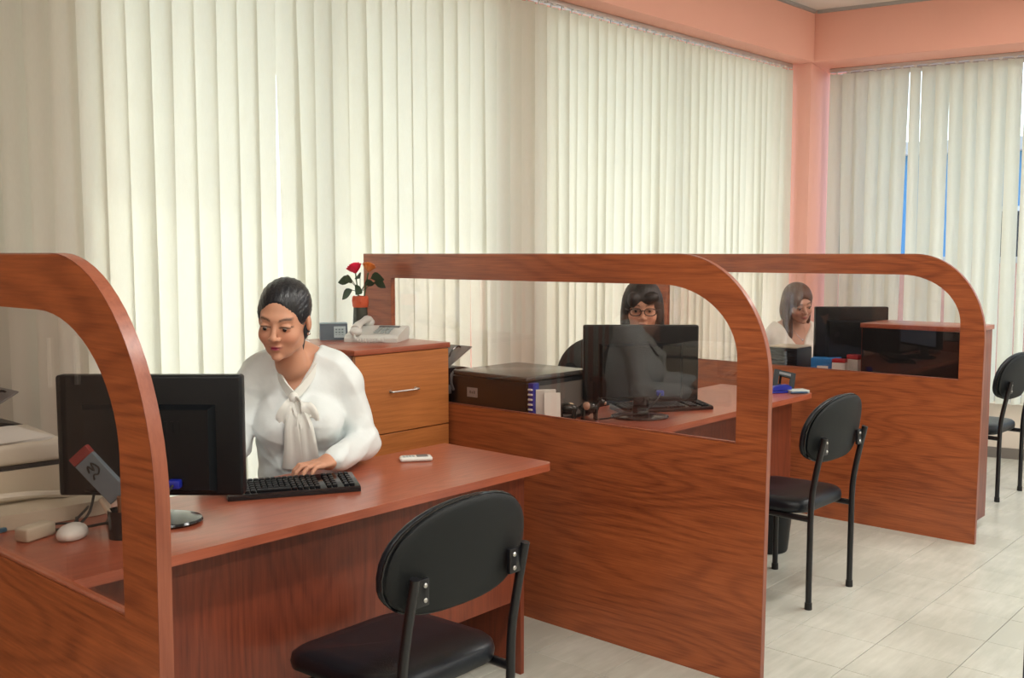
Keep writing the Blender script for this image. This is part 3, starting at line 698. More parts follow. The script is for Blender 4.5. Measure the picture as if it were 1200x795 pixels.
# beige printer on the near desk return
t = empty('printer', (1.045, 2.90, .7505), R(-6), 'beige printer with white paper behind the nearest glass', 'printer')
def pbody(bm): prism(bm, [(-.17, .045), (-.16, .055), (-.16, .125), (.17, .125), (.17, .0), (-.15, .0)], -.17, .19, 0)
part('lower_case', cream_pl, t, pbody, ang=R(25))
part('slot', rubber, t, lambda bm: box(bm, (-.168, -.158, .1255), (.188, .165, .137)), smooth=False)
part('upper_case', mat('pale beige plastic', (.66, .62, .52), .45), t, lambda bm: box(bm, (-.172, -.166, .1375), (.192, .172, .195), bev=.014, seg=3))
part('paper_sheet', paper, t, lambda bm: [box(bm, (-.15 + k * .004, -.150 - k * .003, .1955 + k * .0012), (.15, .145 - k * .01, .1963 + k * .0012), rot=Matrix.Rotation(R(k * 2), 4, 'Z')) for k in range(5)], smooth=False)
def tray(bm): prism(bm, rrect(-.185, -.30, .27, -.172, .05, 6), .001, .04, 2)
tr_ = part('front_tray', cream_pl, t, tray, ang=R(30))
part('tray_lip', mat('pale beige plastic', (.66, .62, .52), .45), tr_, lambda bm: tube(bm, [(-.17, -.19, .05), (-.05, -.185, .062), (.08, -.19, .060), (.2, -.20, .045)], .010, 8, spline=5))

def feeder(loc, rz, label):
    t = empty('inkjet_printer', loc, rz, label, 'printer', 'black inkjet printers with raised paper supports')
    def b(bm): prism(bm, [(-.16, 0), (.16, 0), (.17, .06), (.165, .13), (.13, .175), (.04, .195), (-.10, .195), (-.16, .17)], -.13, .13, 1)
    part('casing', black_pl, t, b, ang=R(30))
    vs__ = []
    s = part('paper_support', grey_pl, t, lambda bm: bmesh.ops.transform(bm, matrix=Matrix.Translation((-.02, 0, .20)) @ Matrix.Rotation(R(-28), 4, 'Y'), verts=box(bm, (-.02, -.11, 0), (.16, .11, .006), bev=.002)))
    part('support_clip', black_gl, s, lambda bm: tube(bm, [(.03, -.05, .232), (.05, -.05, .262), (.09, -.05, .278), (.11, -.05, .268)], .004, 6, spline=4))
    part('panel_strip', grey_pl, t, lambda bm: box(bm, (-.09, -.1315, .08), (.10, -.1302, .12)), smooth=False)
    return t
feeder((1.155, 3.27, .7505), R(0), 'black inkjet printer with raised support, half hidden at the left edge')
feeder((3.165, 3.27, .7505), R(0), 'black inkjet printer with raised support beside the drawer cabinet')

# flat black printer behind the middle partition
t = empty('laser_printer', (3.225, 2.81, .7505), 0, 'wide flat black printer with a white sticker behind the middle glass', 'printer')
part('casing', black_pl, t, lambda bm: box(bm, (-.215, -.215, .001), (.215, .215, .185), bev=.01, seg=2))
part('lid', mat('dark grey glossy lid', (.06, .058, .055), .18), t, lambda bm: box(bm, (-.21, -.21, .1855), (.21, .21, .206), bev=.008, seg=3))
st = part('sticker', mat('grey white sticker', (.42, .42, .42), .5), t, lambda bm: box(bm, (-.2168, .055, .100), (-.2152, .115, .140)), smooth=False)
part('sticker_print', grey_pl, st, lambda bm: [box(bm, (-.2175, .068 + k * .012, .115), (-.2169, .076 + k * .012, .127 - .003 * (k % 2))) for k in range(3)], smooth=False)
part('side_grille', mat('warm grey plastic', (.12, .11, .10), .5), t, lambda bm: box(bm, (-.19, -.2168, .02), (.2, -.2152, .165)), smooth=False)
part('grip', grey_pl, t, lambda bm: tube(bm, [(-.216, .195, .12), (-.225, .20, .15), (-.218, .205, .185), (-.19, .207, .205)], .006, 6, spline=4))
# blue folder and white note block standing behind the glass
t = empty('blue_notebook', (3.03, 2.574, .7505), R(4), 'narrow blue spiral notebook standing beside the flat black printer', 'notebook')
part('cover', blue_pl, t, lambda bm: box(bm, (-.02, -.012, 0), (.02, .012, .185), bev=.002))
part('spiral', paper, t, lambda bm: [cyl(bm, (-.023, -.010, .02 + k * .02), (-.023, .010, .02 + k * .02), .004, seg=6) for k in range(8)])
t = empty('note_block', (3.065, 2.535, .7505), R(-42), 'white note cards standing behind the middle glass', 'paper')
part('card', paper, t, lambda bm: box(bm, (-.045, -.004, 0), (.035, .004, .160), rot=Matrix.Rotation(R(6), 4, 'X')), smooth=False)
part('card', paper, t, lambda bm: box(bm, (-.015, -.04, .0), (.05, -.032, .150), rot=Matrix.Rotation(R(-8), 4, 'X')), smooth=False)
part('card_base', cream_pl, t, lambda bm: box(bm, (-.045, -.045, 0), (.05, .01, .012), bev=.003))
# figurines
def figurine(loc, rz, label, dark, light):
    t = empty('animal_figurine', loc, rz, label, 'figurine', 'small animal figurines on the middle desk')
    part('plinth', mat('red brown glaze', (.16, .035, .02), .3), t, lambda bm: lathe(bm, [(0, 0), (.052, 0), (.055, .012), (.045, .028), (0, .028)], seg=20))
    def body(bm):
        ball(bm, (0, 0, .078), (.042, .022, .024), 14, 10); ball(bm, (.048, 0, .10), (.020, .015, .016), 12, 8); cyl(bm, (.03, 0, .085), (.046, 0, .10), .014, .012, 10)
        for sx in (-.026, .026):
            for sy in (-.011, .011): cyl(bm, (sx, sy, .026), (sx, sy, .075), .0065, .008, 8)
        for s in (-1, 1): ball(bm, (.043, s * .016, .113), (.004, .008, .007), 8, 6)
        tube(bm, [(-.04, 0, .085), (-.056, 0, .075), (-.058, 0, .055)], .003, 6)
    b = part('body', dark, t, body)
    part('patch', light, b, lambda bm: (ball(bm, (-.012, -.004, .083), (.020, .0200, .0200), 12, 8), ball(bm, (.062, 0, .096), (.010, .011, .009), 10, 8)))
figurine((3.135, 2.485, .7505), R(120), 'black and cream animal figurine beside the white note cards', mat('black glaze', (.015, .015, .014), .25), mat('cream glaze', (.55, .44, .30), .3))
figurine((3.215, 2.435, .7505), R(-40), 'dark animal figurine with pinkish patch beside the monitor edge', mat('black glaze', (.015, .015, .014), .25), mat('pinkish glaze', (.40, .22, .15), .3))
# empty black photo frame and stationery on the middle desk corner
t = empty('photo_frame', (4.73, 2.335, .7505), FACE + R(4), 'black tilted frame standing on the middle desk corner', 'frame')
TF = Matrix.Translation((0, .02, .0)) @ Matrix.Rotation(R(-24), 4, 'X') @ Matrix.Rotation(R(14), 4, 'Y')
def fr_(bm):
    prism(bm, [(-.056, 0), (.056, 0), (.056, .105), (-.056, .105)], -.006, .006, 1, holes=[[(-.030, .030), (.030, .030), (.030, .075), (-.030, .075)]]); bmesh.ops.transform(bm, matrix=TF, verts=bm.verts[:])
part('frame', black_pl, t, fr_, smooth=False)
part('name_strip', grey_pl, t, lambda bm: (box(bm, (-.030, -.0075, .083), (.030, -.0062, .096)), bmesh.ops.transform(bm, matrix=TF, verts=bm.verts[:])), smooth=False)
part('strut', black_pl, t, lambda bm: tube(bm, [(0, .05, .08), (0, .075, .004)], .006, 6))
t = empty('blue_stapler', (4.655, 2.315, .7505), R(-30), 'bright blue stapler on the middle desk corner', 'stapler')
part('arm', blue_pl, t, lambda bm: prism(bm, [(-.055, .012), (.055, .016), (.055, .030), (.03, .042), (-.04, .036), (-.055, .024)], -.014, .014, 1))
part('base', blue_pl, t, lambda bm: box(bm, (-.06, -.016, 0), (.058, .016, .010), bev=.003))
t = empty('note_pad', (4.715, 2.255, .7505), R(-35), 'pale grey note pad beside the blue stapler', 'paper')
part('pad', mat('pale grey paper', (.50, .53, .50), .7), t, lambda bm: box(bm, (-.05, -.035, 0), (.05, .035, .016), bev=.002))
part('pen', mat('dark blue pen', (.02, .06, .12), .3), t, lambda bm: (cyl(bm, (-.06, -.045, .008), (.02, -.055, .008), .006), cyl(bm, (.02, -.055, .008), (.032, -.0565, .008), .006, .001)))
# far desk clutter
t = empty('speaker_box', (5.53, 2.70, .7505), R(0), 'small black box on the far desk beside the long haired woman', 'speaker')
part('casing', black_pl, t, lambda bm: box(bm, (-.10, -.095, .001), (.10, .095, .150), bev=.006))
part('top_plate', cream_pl, t, lambda bm: box(bm, (-.098, -.093, .1505), (.098, .093, .158), bev=.002))
part('grille', black_gl, t, lambda bm: [box(bm, (-.1012, -.08, .02 + k * .018), (-.1002, .08, .026 + k * .018)) for k in range(7)], smooth=False)
t = empty('blue_box', (5.43, 2.425, .7505), R(15), 'bright blue carton behind the far partition glass', 'box')
part('carton', sky_pl, t, lambda bm: box(bm, (-.06, -.075, 0), (.06, .075, .112), bev=.002))
part('label_band', paper, t, lambda bm: box(bm, (-.0615, -.02, .02), (-.0603, .04, .07)), smooth=False)
for i, (x, y, lab) in enumerate(((5.385, 2.325, 'red and white carton behind the far glass, next to the blue carton'), (5.43, 2.255, 'taller red and white carton behind the far glass, nearest the black cabinet'))):
    t = empty('red_carton', (x, y, .7505), R(8 - 20 * i), lab, 'box', 'red and white cartons on the far desk')
    part('carton', paper, t, lambda bm: box(bm, (-.03, -.036, 0), (.03, .036, .095 + .02 * i), bev=.002))
    part('red_lid', red_pl, t, lambda bm: box(bm, (-.031, -.037, .0952 + .02 * i), (.031, .037, .115 + .025 * i), bev=.003))
t = empty('white_figurine', (5.47, 2.205, .7505), R(200), 'small pale figurine between red carton and black cabinet', 'figurine')
part('body', mat('pale glaze', (.50, .46, .38), .3), t, lambda bm: (ball(bm, (0, 0, .07), (.028, .024, .05), 12, 10), ball(bm, (0, 0, .135), (.02, .02, .022), 12, 8)))
part('base', mat('grey glaze', (.2, .2, .18), .4), t, lambda bm: lathe(bm, [(0, 0), (.034, 0), (.034, .025), (0, .03)], seg=14))
part('ear', mat('pale glaze', (.50, .46, .38), .3), t, lambda bm: ball(bm, (0, .012, .158), (.005, .006, .012), 8, 6))
part('ear', mat('pale glaze', (.50, .46, .38), .3), t, lambda bm: ball(bm, (0, -.012, .158), (.005, .006, .012), 8, 6))
# waste bin
t = empty('waste_bin', (4.445, 2.275, 0), 0, 'black plastic waste bin under the middle desk', 'bin')
part('bucket', black_pl, t, lambda bm: lathe(bm, [(0, .002), (.105, .002), (.108, .01), (.135, .30), (.130, .30), (.103, .014), (0, .012)], seg=28))
part('rim', black_gl, t, lambda bm: lathe(bm, [(.134, .290), (.142, .293), (.142, .306), (.129, .306), (.129, .296)], seg=28))

# ================================================================== PEOPLE (signed-distance modelling, one surface per body)
F32 = np.float32
def v3(p): return np.array(p, F32)
def ell(c, r, A=None): return ('e', v3(c), v3(r), None if A is None else np.array(A, F32))
def con(a, b, ra, rb): return ('c', v3(a), v3(b), ra, rb)
def peval(p, P):
    if p[0] == 'e':
        q = P - p[1]
        if p[3] is not None: q = q @ p[3]
        k0 = np.sqrt(((q / p[2]) ** 2).sum(1)); k1 = np.sqrt(((q / (p[2] * p[2])) ** 2).sum(1)) + 1e-6
        return k0 * (k0 - 1) / k1
    if p[0] == 'c':
        a, b = p[1], p[2]; ba = b - a; q = P - a; t = np.clip(q @ ba / (ba @ ba), 0, 1)
        return np.sqrt(((q - t[:, None] * ba) ** 2).sum(1)) - (p[3] + (p[4] - p[3]) * t)
    if p[0] == 'f': return p[1](P)
def smin(a, b, k):
    if k <= 0: return np.minimum(a, b)
    h = np.clip(.5 + .5 * (b - a) / k, 0, 1); return b + (a - b) * h - k * h * (1 - h)
def seval(ops, P):
    d = None
    for op in ops:
        kind, k = op[0], op[1]
        if kind == 'group':
            _, k, M, c, rad, sub = op
            sel = ((P - c) ** 2).sum(1) < rad * rad; q = np.full(len(P), 1.0, F32)
            if sel.any(): q[sel] = seval(sub, (P[sel] - c) @ M)
            q[~sel] = np.sqrt(((P[~sel] - c) ** 2).sum(1)) - rad + .12
        else: q = peval(op[2], P).astype(F32)
        if d is None: d = q
        elif kind == 'sub': d = -smin(-d, q, k)
        else: d = smin(d, q, k)
    return d
def nets(ops, lo, hi, h, disp=None):
    lo = np.array(lo, float); B = 8; nb_ = np.ceil((np.array(hi) - lo) / (h * B)).astype(int); n = nb_ * B
    D = np.empty(n, F32); off = np.arange(B) * h
    bi = np.stack(np.meshgrid(*[np.arange(k) for k in nb_], indexing='ij'), -1).reshape(-1, 3)
    cen = (lo + (bi * B + (B - 1) / 2) * h).astype(F32); dc = seval(ops, cen)
    rad = h * B * .87 * 1.35 + .006
    D6 = D.reshape(nb_[0], B, nb_[1], B, nb_[2], B)
    D6[...] = np.where(dc < 0, -1, 1).reshape(nb_)[:, None, :, None, :, None]
    act = bi[np.abs(dc) < rad]
    loc = np.stack(np.meshgrid(off, off, off, indexing='ij'), -1).reshape(-1, 3)
    for s in range(0, len(act), 1500):
        a = act[s:s + 1500]; P = (lo + (a * B * h)[:, None, :] + loc[None]).reshape(-1, 3).astype(F32)
        d = seval(ops, P)
        if disp is not None: d = d + disp(P)
        D6[a[:, 0], :, a[:, 1], :, a[:, 2], :] = d.reshape(-1, B, B, B)
    I = D < 0
    s = [I[i:n[0] - 1 + i, j:n[1] - 1 + j, k:n[2] - 1 + k] for i in (0, 1) for j in (0, 1) for k in (0, 1)]
    cnt = sum(x.astype(np.int8) for x in s); cells = np.argwhere((cnt > 0) & (cnt < 8))
    idx = np.full(n, -1, np.int32); idx[cells[:, 0], cells[:, 1], cells[:, 2]] = np.arange(len(cells))
    acc = np.zeros((len(cells), 3)); w = np.zeros(len(cells))
    cs = [(0, 0, 0), (1, 0, 0), (0, 1, 0), (1, 1, 0), (0, 0, 1), (1, 0, 1), (0, 1, 1), (1, 1, 1)]
    val = {c: D[cells[:, 0] + c[0], cells[:, 1] + c[1], cells[:, 2] + c[2]] for c in cs}
    for a in cs:
        for ax in range(3):
            if a[ax]: continue
            b = list(a); b[ax] = 1; b = tuple(b); d0, d1 = val[a], val[b]; m = (d0 < 0) != (d1 < 0)
            t = np.where(m, d0 / np.where(m, d0 - d1, 1), 0); p = np.tile(np.array(a, float), (len(cells), 1)); p[:, ax] += t
            acc += p * m[:, None]; w += m
    V = lo + (cells + acc / w[:, None]) * h
    Fs = []
    for ax in range(3):
        sl0 = [slice(None)] * 3; sl1 = [slice(None)] * 3; sl0[ax] = slice(0, n[ax] - 1); sl1[ax] = slice(1, n[ax])
        e0, e1 = I[tuple(sl0)], I[tuple(sl1)]; E_ = np.argwhere(e0 != e1); u, v = (ax + 1) % 3, (ax + 2) % 3
        E_ = E_[(E_[:, u] > 0) & (E_[:, v] > 0) & (E_[:, u] < n[u] - 1) & (E_[:, v] < n[v] - 1)]
        du = np.zeros(3, int); dv = np.zeros(3, int); du[u] = 1; dv[v] = 1
        q = [idx[tuple((E_ - o).T)] for o in (du + dv, dv, 0 * du, du)]; q = np.stack(q, 1)
        fl = I[tuple(E_.T)]; q[~fl] = q[~fl][:, ::-1]; Fs.append(q)
    Fq = np.concatenate(Fs); Fq = Fq[(Fq >= 0).all(1)]
    return V, Fq
def np_mesh(name, V, Fq, m, parent, cols=None):
    me = bpy.data.meshes.new(name); me.vertices.add(len(V)); me.vertices.foreach_set('co', V.astype(F32).ravel())
    me.loops.add(len(Fq) * 4); me.loops.foreach_set('vertex_index', Fq.ravel().astype(np.int32)); me.polygons.add(len(Fq))
    me.polygons.foreach_set('loop_start', np.arange(0, len(Fq) * 4, 4, dtype=np.int32)); me.polygons.foreach_set('loop_total', np.full(len(Fq), 4, np.int32))
    me.update(calc_edges=True); me.validate()
    me.polygons.foreach_set('use_smooth', np.ones(len(me.polygons), bool))
    if cols is not None:
        a = me.color_attributes.new('tone', 'FLOAT_COLOR', 'POINT'); a.data.foreach_set('color', np.concatenate([cols, np.ones((len(cols), 1))], 1).astype(F32).ravel())
    return link_mesh(name, me, m, parent)

def skin_mat():
    m = bpy.data.materials.new('skin'); m.use_nodes = True; nt = m.node_tree; b = nt.nodes['Principled BSDF']
    a = nt.nodes.new('ShaderNodeAttribute'); a.attribute_name = 'tone'; nt.links.new(a.outputs['Color'], b.inputs['Base Color'])
    b.inputs['Roughness'].default_value = .48; b.inputs['Specular IOR Level'].default_value = .35
    b.inputs['Subsurface Weight'].default_value = .08; b.inputs['Subsurface Radius'].default_value = (.012, .005, .003); b.inputs['Subsurface Scale'].default_value = .5
    return m
skin = skin_mat()
def hair_mat(name, dark, light, rough=.38):
    m = bpy.data.materials.new(name); m.use_nodes = True; nt = m.node_tree; N = nt.nodes; L = nt.links; b = N['Principled BSDF']
    tc = N.new('ShaderNodeTexCoord'); mp = N.new('ShaderNodeMapping'); mp.inputs['Scale'].default_value = (170, 170, 22); L.new(tc.outputs['Object'], mp.inputs[0])
    n = N.new('ShaderNodeTexNoise'); n.inputs['Scale'].default_value = 1; n.inputs['Detail'].default_value = 4; n.inputs['Distortion'].default_value = .6; L.new(mp.outputs[0], n.inputs['Vector'])
    mx = N.new('ShaderNodeMix'); mx.data_type = 'RGBA'; mx.inputs['A'].default_value = (*dark, 1); mx.inputs['B'].default_value = (*light, 1); L.new(n.outputs[0], mx.inputs['Factor']); L.new(mx.outputs['Result'], b.inputs['Base Color'])
    bp = N.new('ShaderNodeBump'); bp.inputs['Strength'].default_value = .5; bp.inputs['Distance'].default_value = .004; L.new(n.outputs[0], bp.inputs['Height']); L.new(bp.outputs[0], b.inputs['Normal'])
    b.inputs['Roughness'].default_value = rough; return m
def cloth_mat(name, col, rough=.6, sheen=.2, bs=35, bump=.25):
    m = mat(name, col, rough, bump=bump, bscale=bs); m.node_tree.nodes['Principled BSDF'].inputs['Sheen Weight'].default_value = sheen; return m

def axes(fwd, up=(0, 0, 1), roll=0):
    f = Vector(fwd).normalized(); r = f.cross(Vector(up)).normalized(); u = r.cross(f)
    if roll: q = Matrix.Rotation(roll, 3, f); r, u = q @ r, q @ u
    return np.array([r, f, u], F32).T            # columns: right, forward, up (local -> world)

def head_ops(lx=1.0):
    o = [('add', 0, ell((0, -.014, .030), (.0745, .093, .086))),
         ('add', .03, ell((0, .034, -.030), (.0585, .056, .082))),
         ('add', .025, ell((0, .044, -.078), (.038, .038, .032))),
         ('add', .014, ell((0, .079, -.100), (.016, .014, .012)))]
    for s in (-1, 1):
        o += [('add', .02, ell((s * .037, .058, -.036), (.024, .027, .024))), ('add', .015, ell((s * .045, .01, -.068), (.016, .035, .026)))]
    o += [('add', .016, ell((0, .074, .022), (.048, .018, .013)))]
    for s in (-1, 1): o.append(('sub', .012, ell((s * .031, .105, -.002), (.017, .017, .011))))
    o += [('add', .010, con((0, .088, .006), (0, .1065, -.028), .0065, .0095)), ('add', .006, ell((0, .1085, -.032), (.0105, .0095, .0085)))]
    for s in (-1, 1):
        o += [('add', .006, ell((s * .0125, .099, -.036), (.0075, .0085, .0065)))]
        # eyelids wrapping the eyeball
        o += [('add', .004, ell((s * .031, .0805, -.001), (.0165, .0125, .0125)))]
        o += [('sub', .002, ell((s * .031, .0990, -.0035), (.0125, .0120, .0042)))]
        o += [('add', .004, ell((s * .0765, -.008, -.010), (.0075, .016, .029), [[1, 0, 0], [0, .97, .24], [0, -.24, .97]])), ('sub', .003, ell((s * .086, -.004, -.008), (.005, .009, .017)))]
    o += [('add', .007, ell((0, .0935, -.0600), (.021, .0085, .0045))), ('add', .004, ell((0, .0925, -.0695), (.0175, .009, .0055)))]
    o += [('sub', .003, ell((0, .1045, -.0645), (.021, .007, .0010)))]
    o += [('add', .03, con((0, -.028, -.05), (0, -.045, -.17), .043, .044))]
    return o
def paint_head(L, base, lip, brow, blush=(.10, -.02, -.02)):
    c = np.tile(np.array(base), (len(L), 1)); x, y, z = L[:, 0], L[:, 1], L[:, 2]; ax = np.abs(x); front = y > .05
    def mixin(mask, col):
        mk = np.clip(mask, 0, 1)[:, None]; return c * (1 - mk) + np.array(col) * mk
    g = np.exp(-(((ax - .042) / .02) ** 2 + ((z + .038) / .02) ** 2)) * front * .45
    c = mixin(g, np.array(base) * np.array((1.06, .80, .78)))
    m = np.clip(1.5 - np.sqrt((x / .0230) ** 2 + ((z + .0650) / .0100) ** 2) * 1.45, 0, 1) * front * (y > .082); c = mixin(m, lip)
    bz = .0205 + .006 * np.clip(1 - ((ax - .036) / .022) ** 2, -1, 1)
    m = np.clip(1.6 - np.abs(z - bz) / .0032, 0, 1) * np.clip((ax - .011) / .005, 0, 1) * np.clip((.053 - ax) / .006, 0, 1) * front * .85; c = mixin(m, brow)
    # lash line and eye shadow on the lids
    ez = -.0012 + .0035 * np.clip(1 - ((ax - .031) / .016) ** 2, 0, 1)
    m = np.clip(1.5 - np.abs(z - ez) / .0024, 0, 1) * np.clip(1.25 - np.abs(ax - .0315) / .0165, 0, .2) / .2 * front; c = mixin(m * .95, np.array(brow) * .5)
    return c
def hand_ops(w, tip_dir, palm_dn, flip, curl=(.45, .55, .45), spread=.10):
    """hand at wrist w; local frame: y along the hand, z back of hand"""
    sub = [('add', 0, ell((0, .045, 0), (.038, .048, .0145))), ('add', .02, con((0, -.03, 0), (0, .02, 0), .024, .026))]
    for i, (x, ln, r0) in enumerate(((-.030, .071, .0088), (-.010, .079, .0092), (.0105, .073, .0088), (.029, .056, .0078))):
        x *= flip; a = np.array((x, .080 - .006 * abs(i - 1), .002)); yaw = (i - 1.3) * spread * flip; pit = .12
        for j, f in enumerate((.46, .30, .24)):
            d = np.array((math.sin(yaw) * math.cos(pit), math.cos(yaw) * math.cos(pit), -math.sin(pit) + (.22 if j == 0 else 0))); d = d / np.linalg.norm(d); b = a + d * ln * f
            sub.append(('add', .0035 if j else .009, con(a, b, r0 - j * .0009, r0 - (j + 1) * .0009))); a = b; pit += curl[j]
    a = np.array((-.030 * flip, .012, -.004))
    for j, (dx, dy, dz, ln) in enumerate(((-.75, .62, -.10, .036), (-.45, .85, -.22, .030), (-.20, .92, -.30, .024))):
        b = a + np.array((dx * flip, dy, dz)) * ln; sub.append(('add', .010 if j == 0 else .003, con(a, b, .0115 - j * .0012, .0105 - j * .0012))); a = b
    y = np.array(tip_dir, float); y /= np.linalg.norm(y); z = -np.array(palm_dn, float); x = np.cross(y, z); x /= np.linalg.norm(x); z = np.cross(x, y)
    return ('group', .012, np.array([x, y, z], F32).T, v3(w), .17, sub)

def person(spec):
    O = np.array((*spec['pos'], 0.)); A = axes(spec['heading'])     # torso frame
    Wd = lambda p: (A.astype(float) @ np.array(p, float)) + O         # local -> world
    root = empty('person', (O[0], O[1], 0), 0, spec['label'], 'person', None)
    inv = -np.array((O[0], O[1], 0.))                                   # mesh coordinates are relative to the root
    toL = lambda p: np.array(p, float) + inv
    hc = toL(spec['head']); HA = axes(spec['look'], roll=spec.get('roll', 0)); sh = spec.get('shz', 1.055); hz = spec.get('hs', 1.0)
    lean = spec.get('lean', 0.)
    def T(x, y, z): return toL(Wd((x, y + lean * max(0, z - .5), z)))
    shr, shl = T(.154, -.005, sh - .034), T(-.154, -.005, sh - .034)
    # ---- torso, limbs
    s_ = sh - 1.055
    torso = [('add', 0, ell(T(0, -.03, .56), (.165, .165, .11))), ('add', .06, ell(T(0, -.01, .74 + s_ * .5), (.132, .132, .16))), ('add', .06, ell(T(0, -.01, .91 + s_), (.140, .140, .15), A)),
             ('add', .04, con(shr, shl, .046, .046))]
    torso[0] = ('add', 0, ell(T(0, -.03, .56), (.165, .13, .11), A)); torso[1] = ('add', .06, ell(T(0, -.01, .74 + s_ * .6), (.130, .098, .17), A)); torso[2] = ('add', .06, ell(T(0, -.01, .91 + s_), (.140, .105, .15), A))
    bust = [('add', .035, ell(T(s * .068, .078, .895 + s_), (.062, .055, .062), A)) for s in (-1, 1)]
    nb0 = hc + HA.astype(float) @ np.array((0, -.045, -.15)) * hz; trap = [('add', .05, con(T(0, -.02, sh + .045), T(s * .11, -.015, sh + .018), .050, .045)) for s in (-1, 1)] + [('add', .03, con(T(0, -.015, sh), nb0, .048, .043))]
    arms = []; sleeves = []
    for el, wr, sp in ((spec['elr'], spec['wrr'], shr), (spec['ell'], spec['wrl'], shl)):
        el, wr = toL(el), toL(wr); arms += [('add', .03, con(sp, el, .044, .036)), ('add', .015, con(el, wr, .036, .024))]
        mid = sp * .5 + el * .5; sp = sp * 1.0; cu = el + (wr - el) * .86
        sleeves += [('add', .018, con(sp, el, .046, .049)), ('add', .02, con(el, cu, .050, .042)), ('add', .006, con(cu, el + (wr - el) * .98, .037, .037))]
    legs = []
    for s in (-1, 1):
        k_ = T(s * .10, .43, .50); legs += [('add', .04, con(T(s * .085, .02, .535), k_, .078, .058)), ('add', .02, con(k_, T(s * .10, .40, .10), .052, .036)), ('add', .02, con(T(s * .10, .38, .045), T(s * .11, .53, .035), .038, .030))]
    hands = [hand_ops(toL(w), d, n_, f, curl=cu) for (w, d, n_, f, cu) in spec['hands']]
    head = ('group', .02, HA / F32(hz), v3(hc), .30, head_ops())
    ops = torso + bust + trap + arms + legs + hands + [head]
    h = spec['h']; V, Fq = nets(ops, hc * 0 + np.array((-.75, -.75, 0.0)), np.array((.75, .75, hc[2] + .16)), h)
    base = np.array(spec['skin']); cols = np.tile(base, (len(V), 1)); L = (V - hc) @ HA.astype(float) / hz; near = (np.abs(L) < .135).all(1)
    cols[near] = paint_head(L[near], base, spec['lip'], spec['brow'])
    body = np_mesh('body', V, Fq, skin, root, cols); tag(body)
    Mh = Matrix(((*(HA[0] * hz), hc[0]), (*(HA[1] * hz), hc[1]), (*(HA[2] * hz), hc[2]), (0, 0, 0, 1)))
    def hpart(name, m, fn, parent=body, ang=R(60)):
        bm = nb(); fn(bm); bmesh.ops.transform(bm, matrix=Mh, verts=bm.verts[:]); return build(name, bm, m, parent, ang=ang)
    for s in (-1, 1):
        hpart('eye', mat('eye white', (.34, .29, .26), .25), lambda bm: ball(bm, (s * .031, .0805, -.0015), .0115, 20, 14))
        gx, gz = spec.get('gaze', (0, -.004))
        hpart('iris', mat('dark iris', (.012, .007, .005), .12), lambda bm: ball(bm, (s * .031 + gx, .0885, -.0015 + gz), (.0066, .0042, .0066), 14, 10))
    # ---- clothes
    gr = .010
    def grow(o, g):
        out = []
        for q in o:
            p = q[2]; out.append((q[0], q[1], ('e', p[1], p[2] + F32(g), p[3]) if p[0] == 'e' else ('c', p[1], p[2], p[3] + g, p[4] + g)))
        return out
    vz, vw = spec['vneck']
    Vo = toL(Wd((0, 0, 0)))
    def vcut(P):
        q = (P - v3(Vo)) @ A; x = np.abs(q[:, 0] - spec.get('vx', 0.)); z = q[:, 2] - vz; th = math.atan(vw)
        return np.maximum(x * math.cos(th) - z * math.sin(th), -(q[:, 1] + .055))
    shirt = grow(torso, gr) + grow(bust, gr + .002) + grow(trap[:2], .011) + sleeves + [('sub', .006, ('f', vcut)), ('sub', .008, con(nb0 - (nb0 - T(0, -.015, sh)) * .2, hc, .052, .054)), ('sub', .01, ell(T(0, 0, .36), (.6, .6, .14)))]
    seed = spec.get('seed', 1.)
    def folds(P):
        x, y, z = P[:, 0] + seed, P[:, 1], P[:, 2]
        a = np.sin(38 * z + 9 * np.sin(7 * x + 3 * y) + 14 * y); b = np.sin(55 * x - 31 * z + 6 * np.sin(13 * z + 8 * y)); c = np.sin(60 * y + 25 * z + 5 * np.sin(11 * x))
        rg = lambda u: (1 - np.abs(np.sin(u))) ** 2.5
        m1 = np.clip(.5 + np.sin(7 * x + 5 * z + 2 * y), 0, 1); m2 = np.clip(.5 + np.sin(6 * y - 8 * z + 1.7), 0, 1)
        cr = -.0040 * rg(15 * z + 11 * x + 1.6 * np.sin(9 * y + 5 * z)) * m1 - .0035 * rg(17 * y - 13 * z + 1.4 * np.sin(12 * x)) * m2 - .0022 * rg(30 * z - 18 * y + 2 * np.sin(8 * x)) * (1 - m1)
        return ((cr + .001 * b + .0006 * c) * spec.get('fold', 1.)).astype(F32)
    V, Fq = nets(shirt, np.array((-.75, -.75, .35)), np.array((.75, .75, sh + .20)), spec['hcl'], disp=folds)
    top = np_mesh(spec['top'][0], V, Fq, spec['top'][1], root)
    V, Fq = nets(grow(torso[:1], .014) + grow(legs, .012), np.array((-.75, -.75, .0)), np.array((.75, .75, .70)), .012)
    np_mesh('trousers', V, Fq, cloth_mat('dark trousers', (.02, .02, .025)), root)
    # ---- hair
    def strands(P):
        q = (P - v3(hc)) @ HA; a = np.arctan2(q[:, 0], q[:, 2] + .02); return (.0009 * np.sin(46 * a + 30 * q[:, 1]) + .0006 * np.sin(90 * q[:, 0] + 70 * q[:, 1])).astype(F32)
    V, Fq = nets([('group', 0, HA / F32(hz), v3(hc), .42, spec['hair'])], hc - .30, hc + .22, spec['hh'], disp=strands)
    hair = np_mesh('hair', V, Fq, spec['hair_mat'], root)
    return dict(root=root, body=body, top=top, hair=hair, T=T, hpart=hpart, toL=toL, A=A, hc=hc, Mh=Mh)

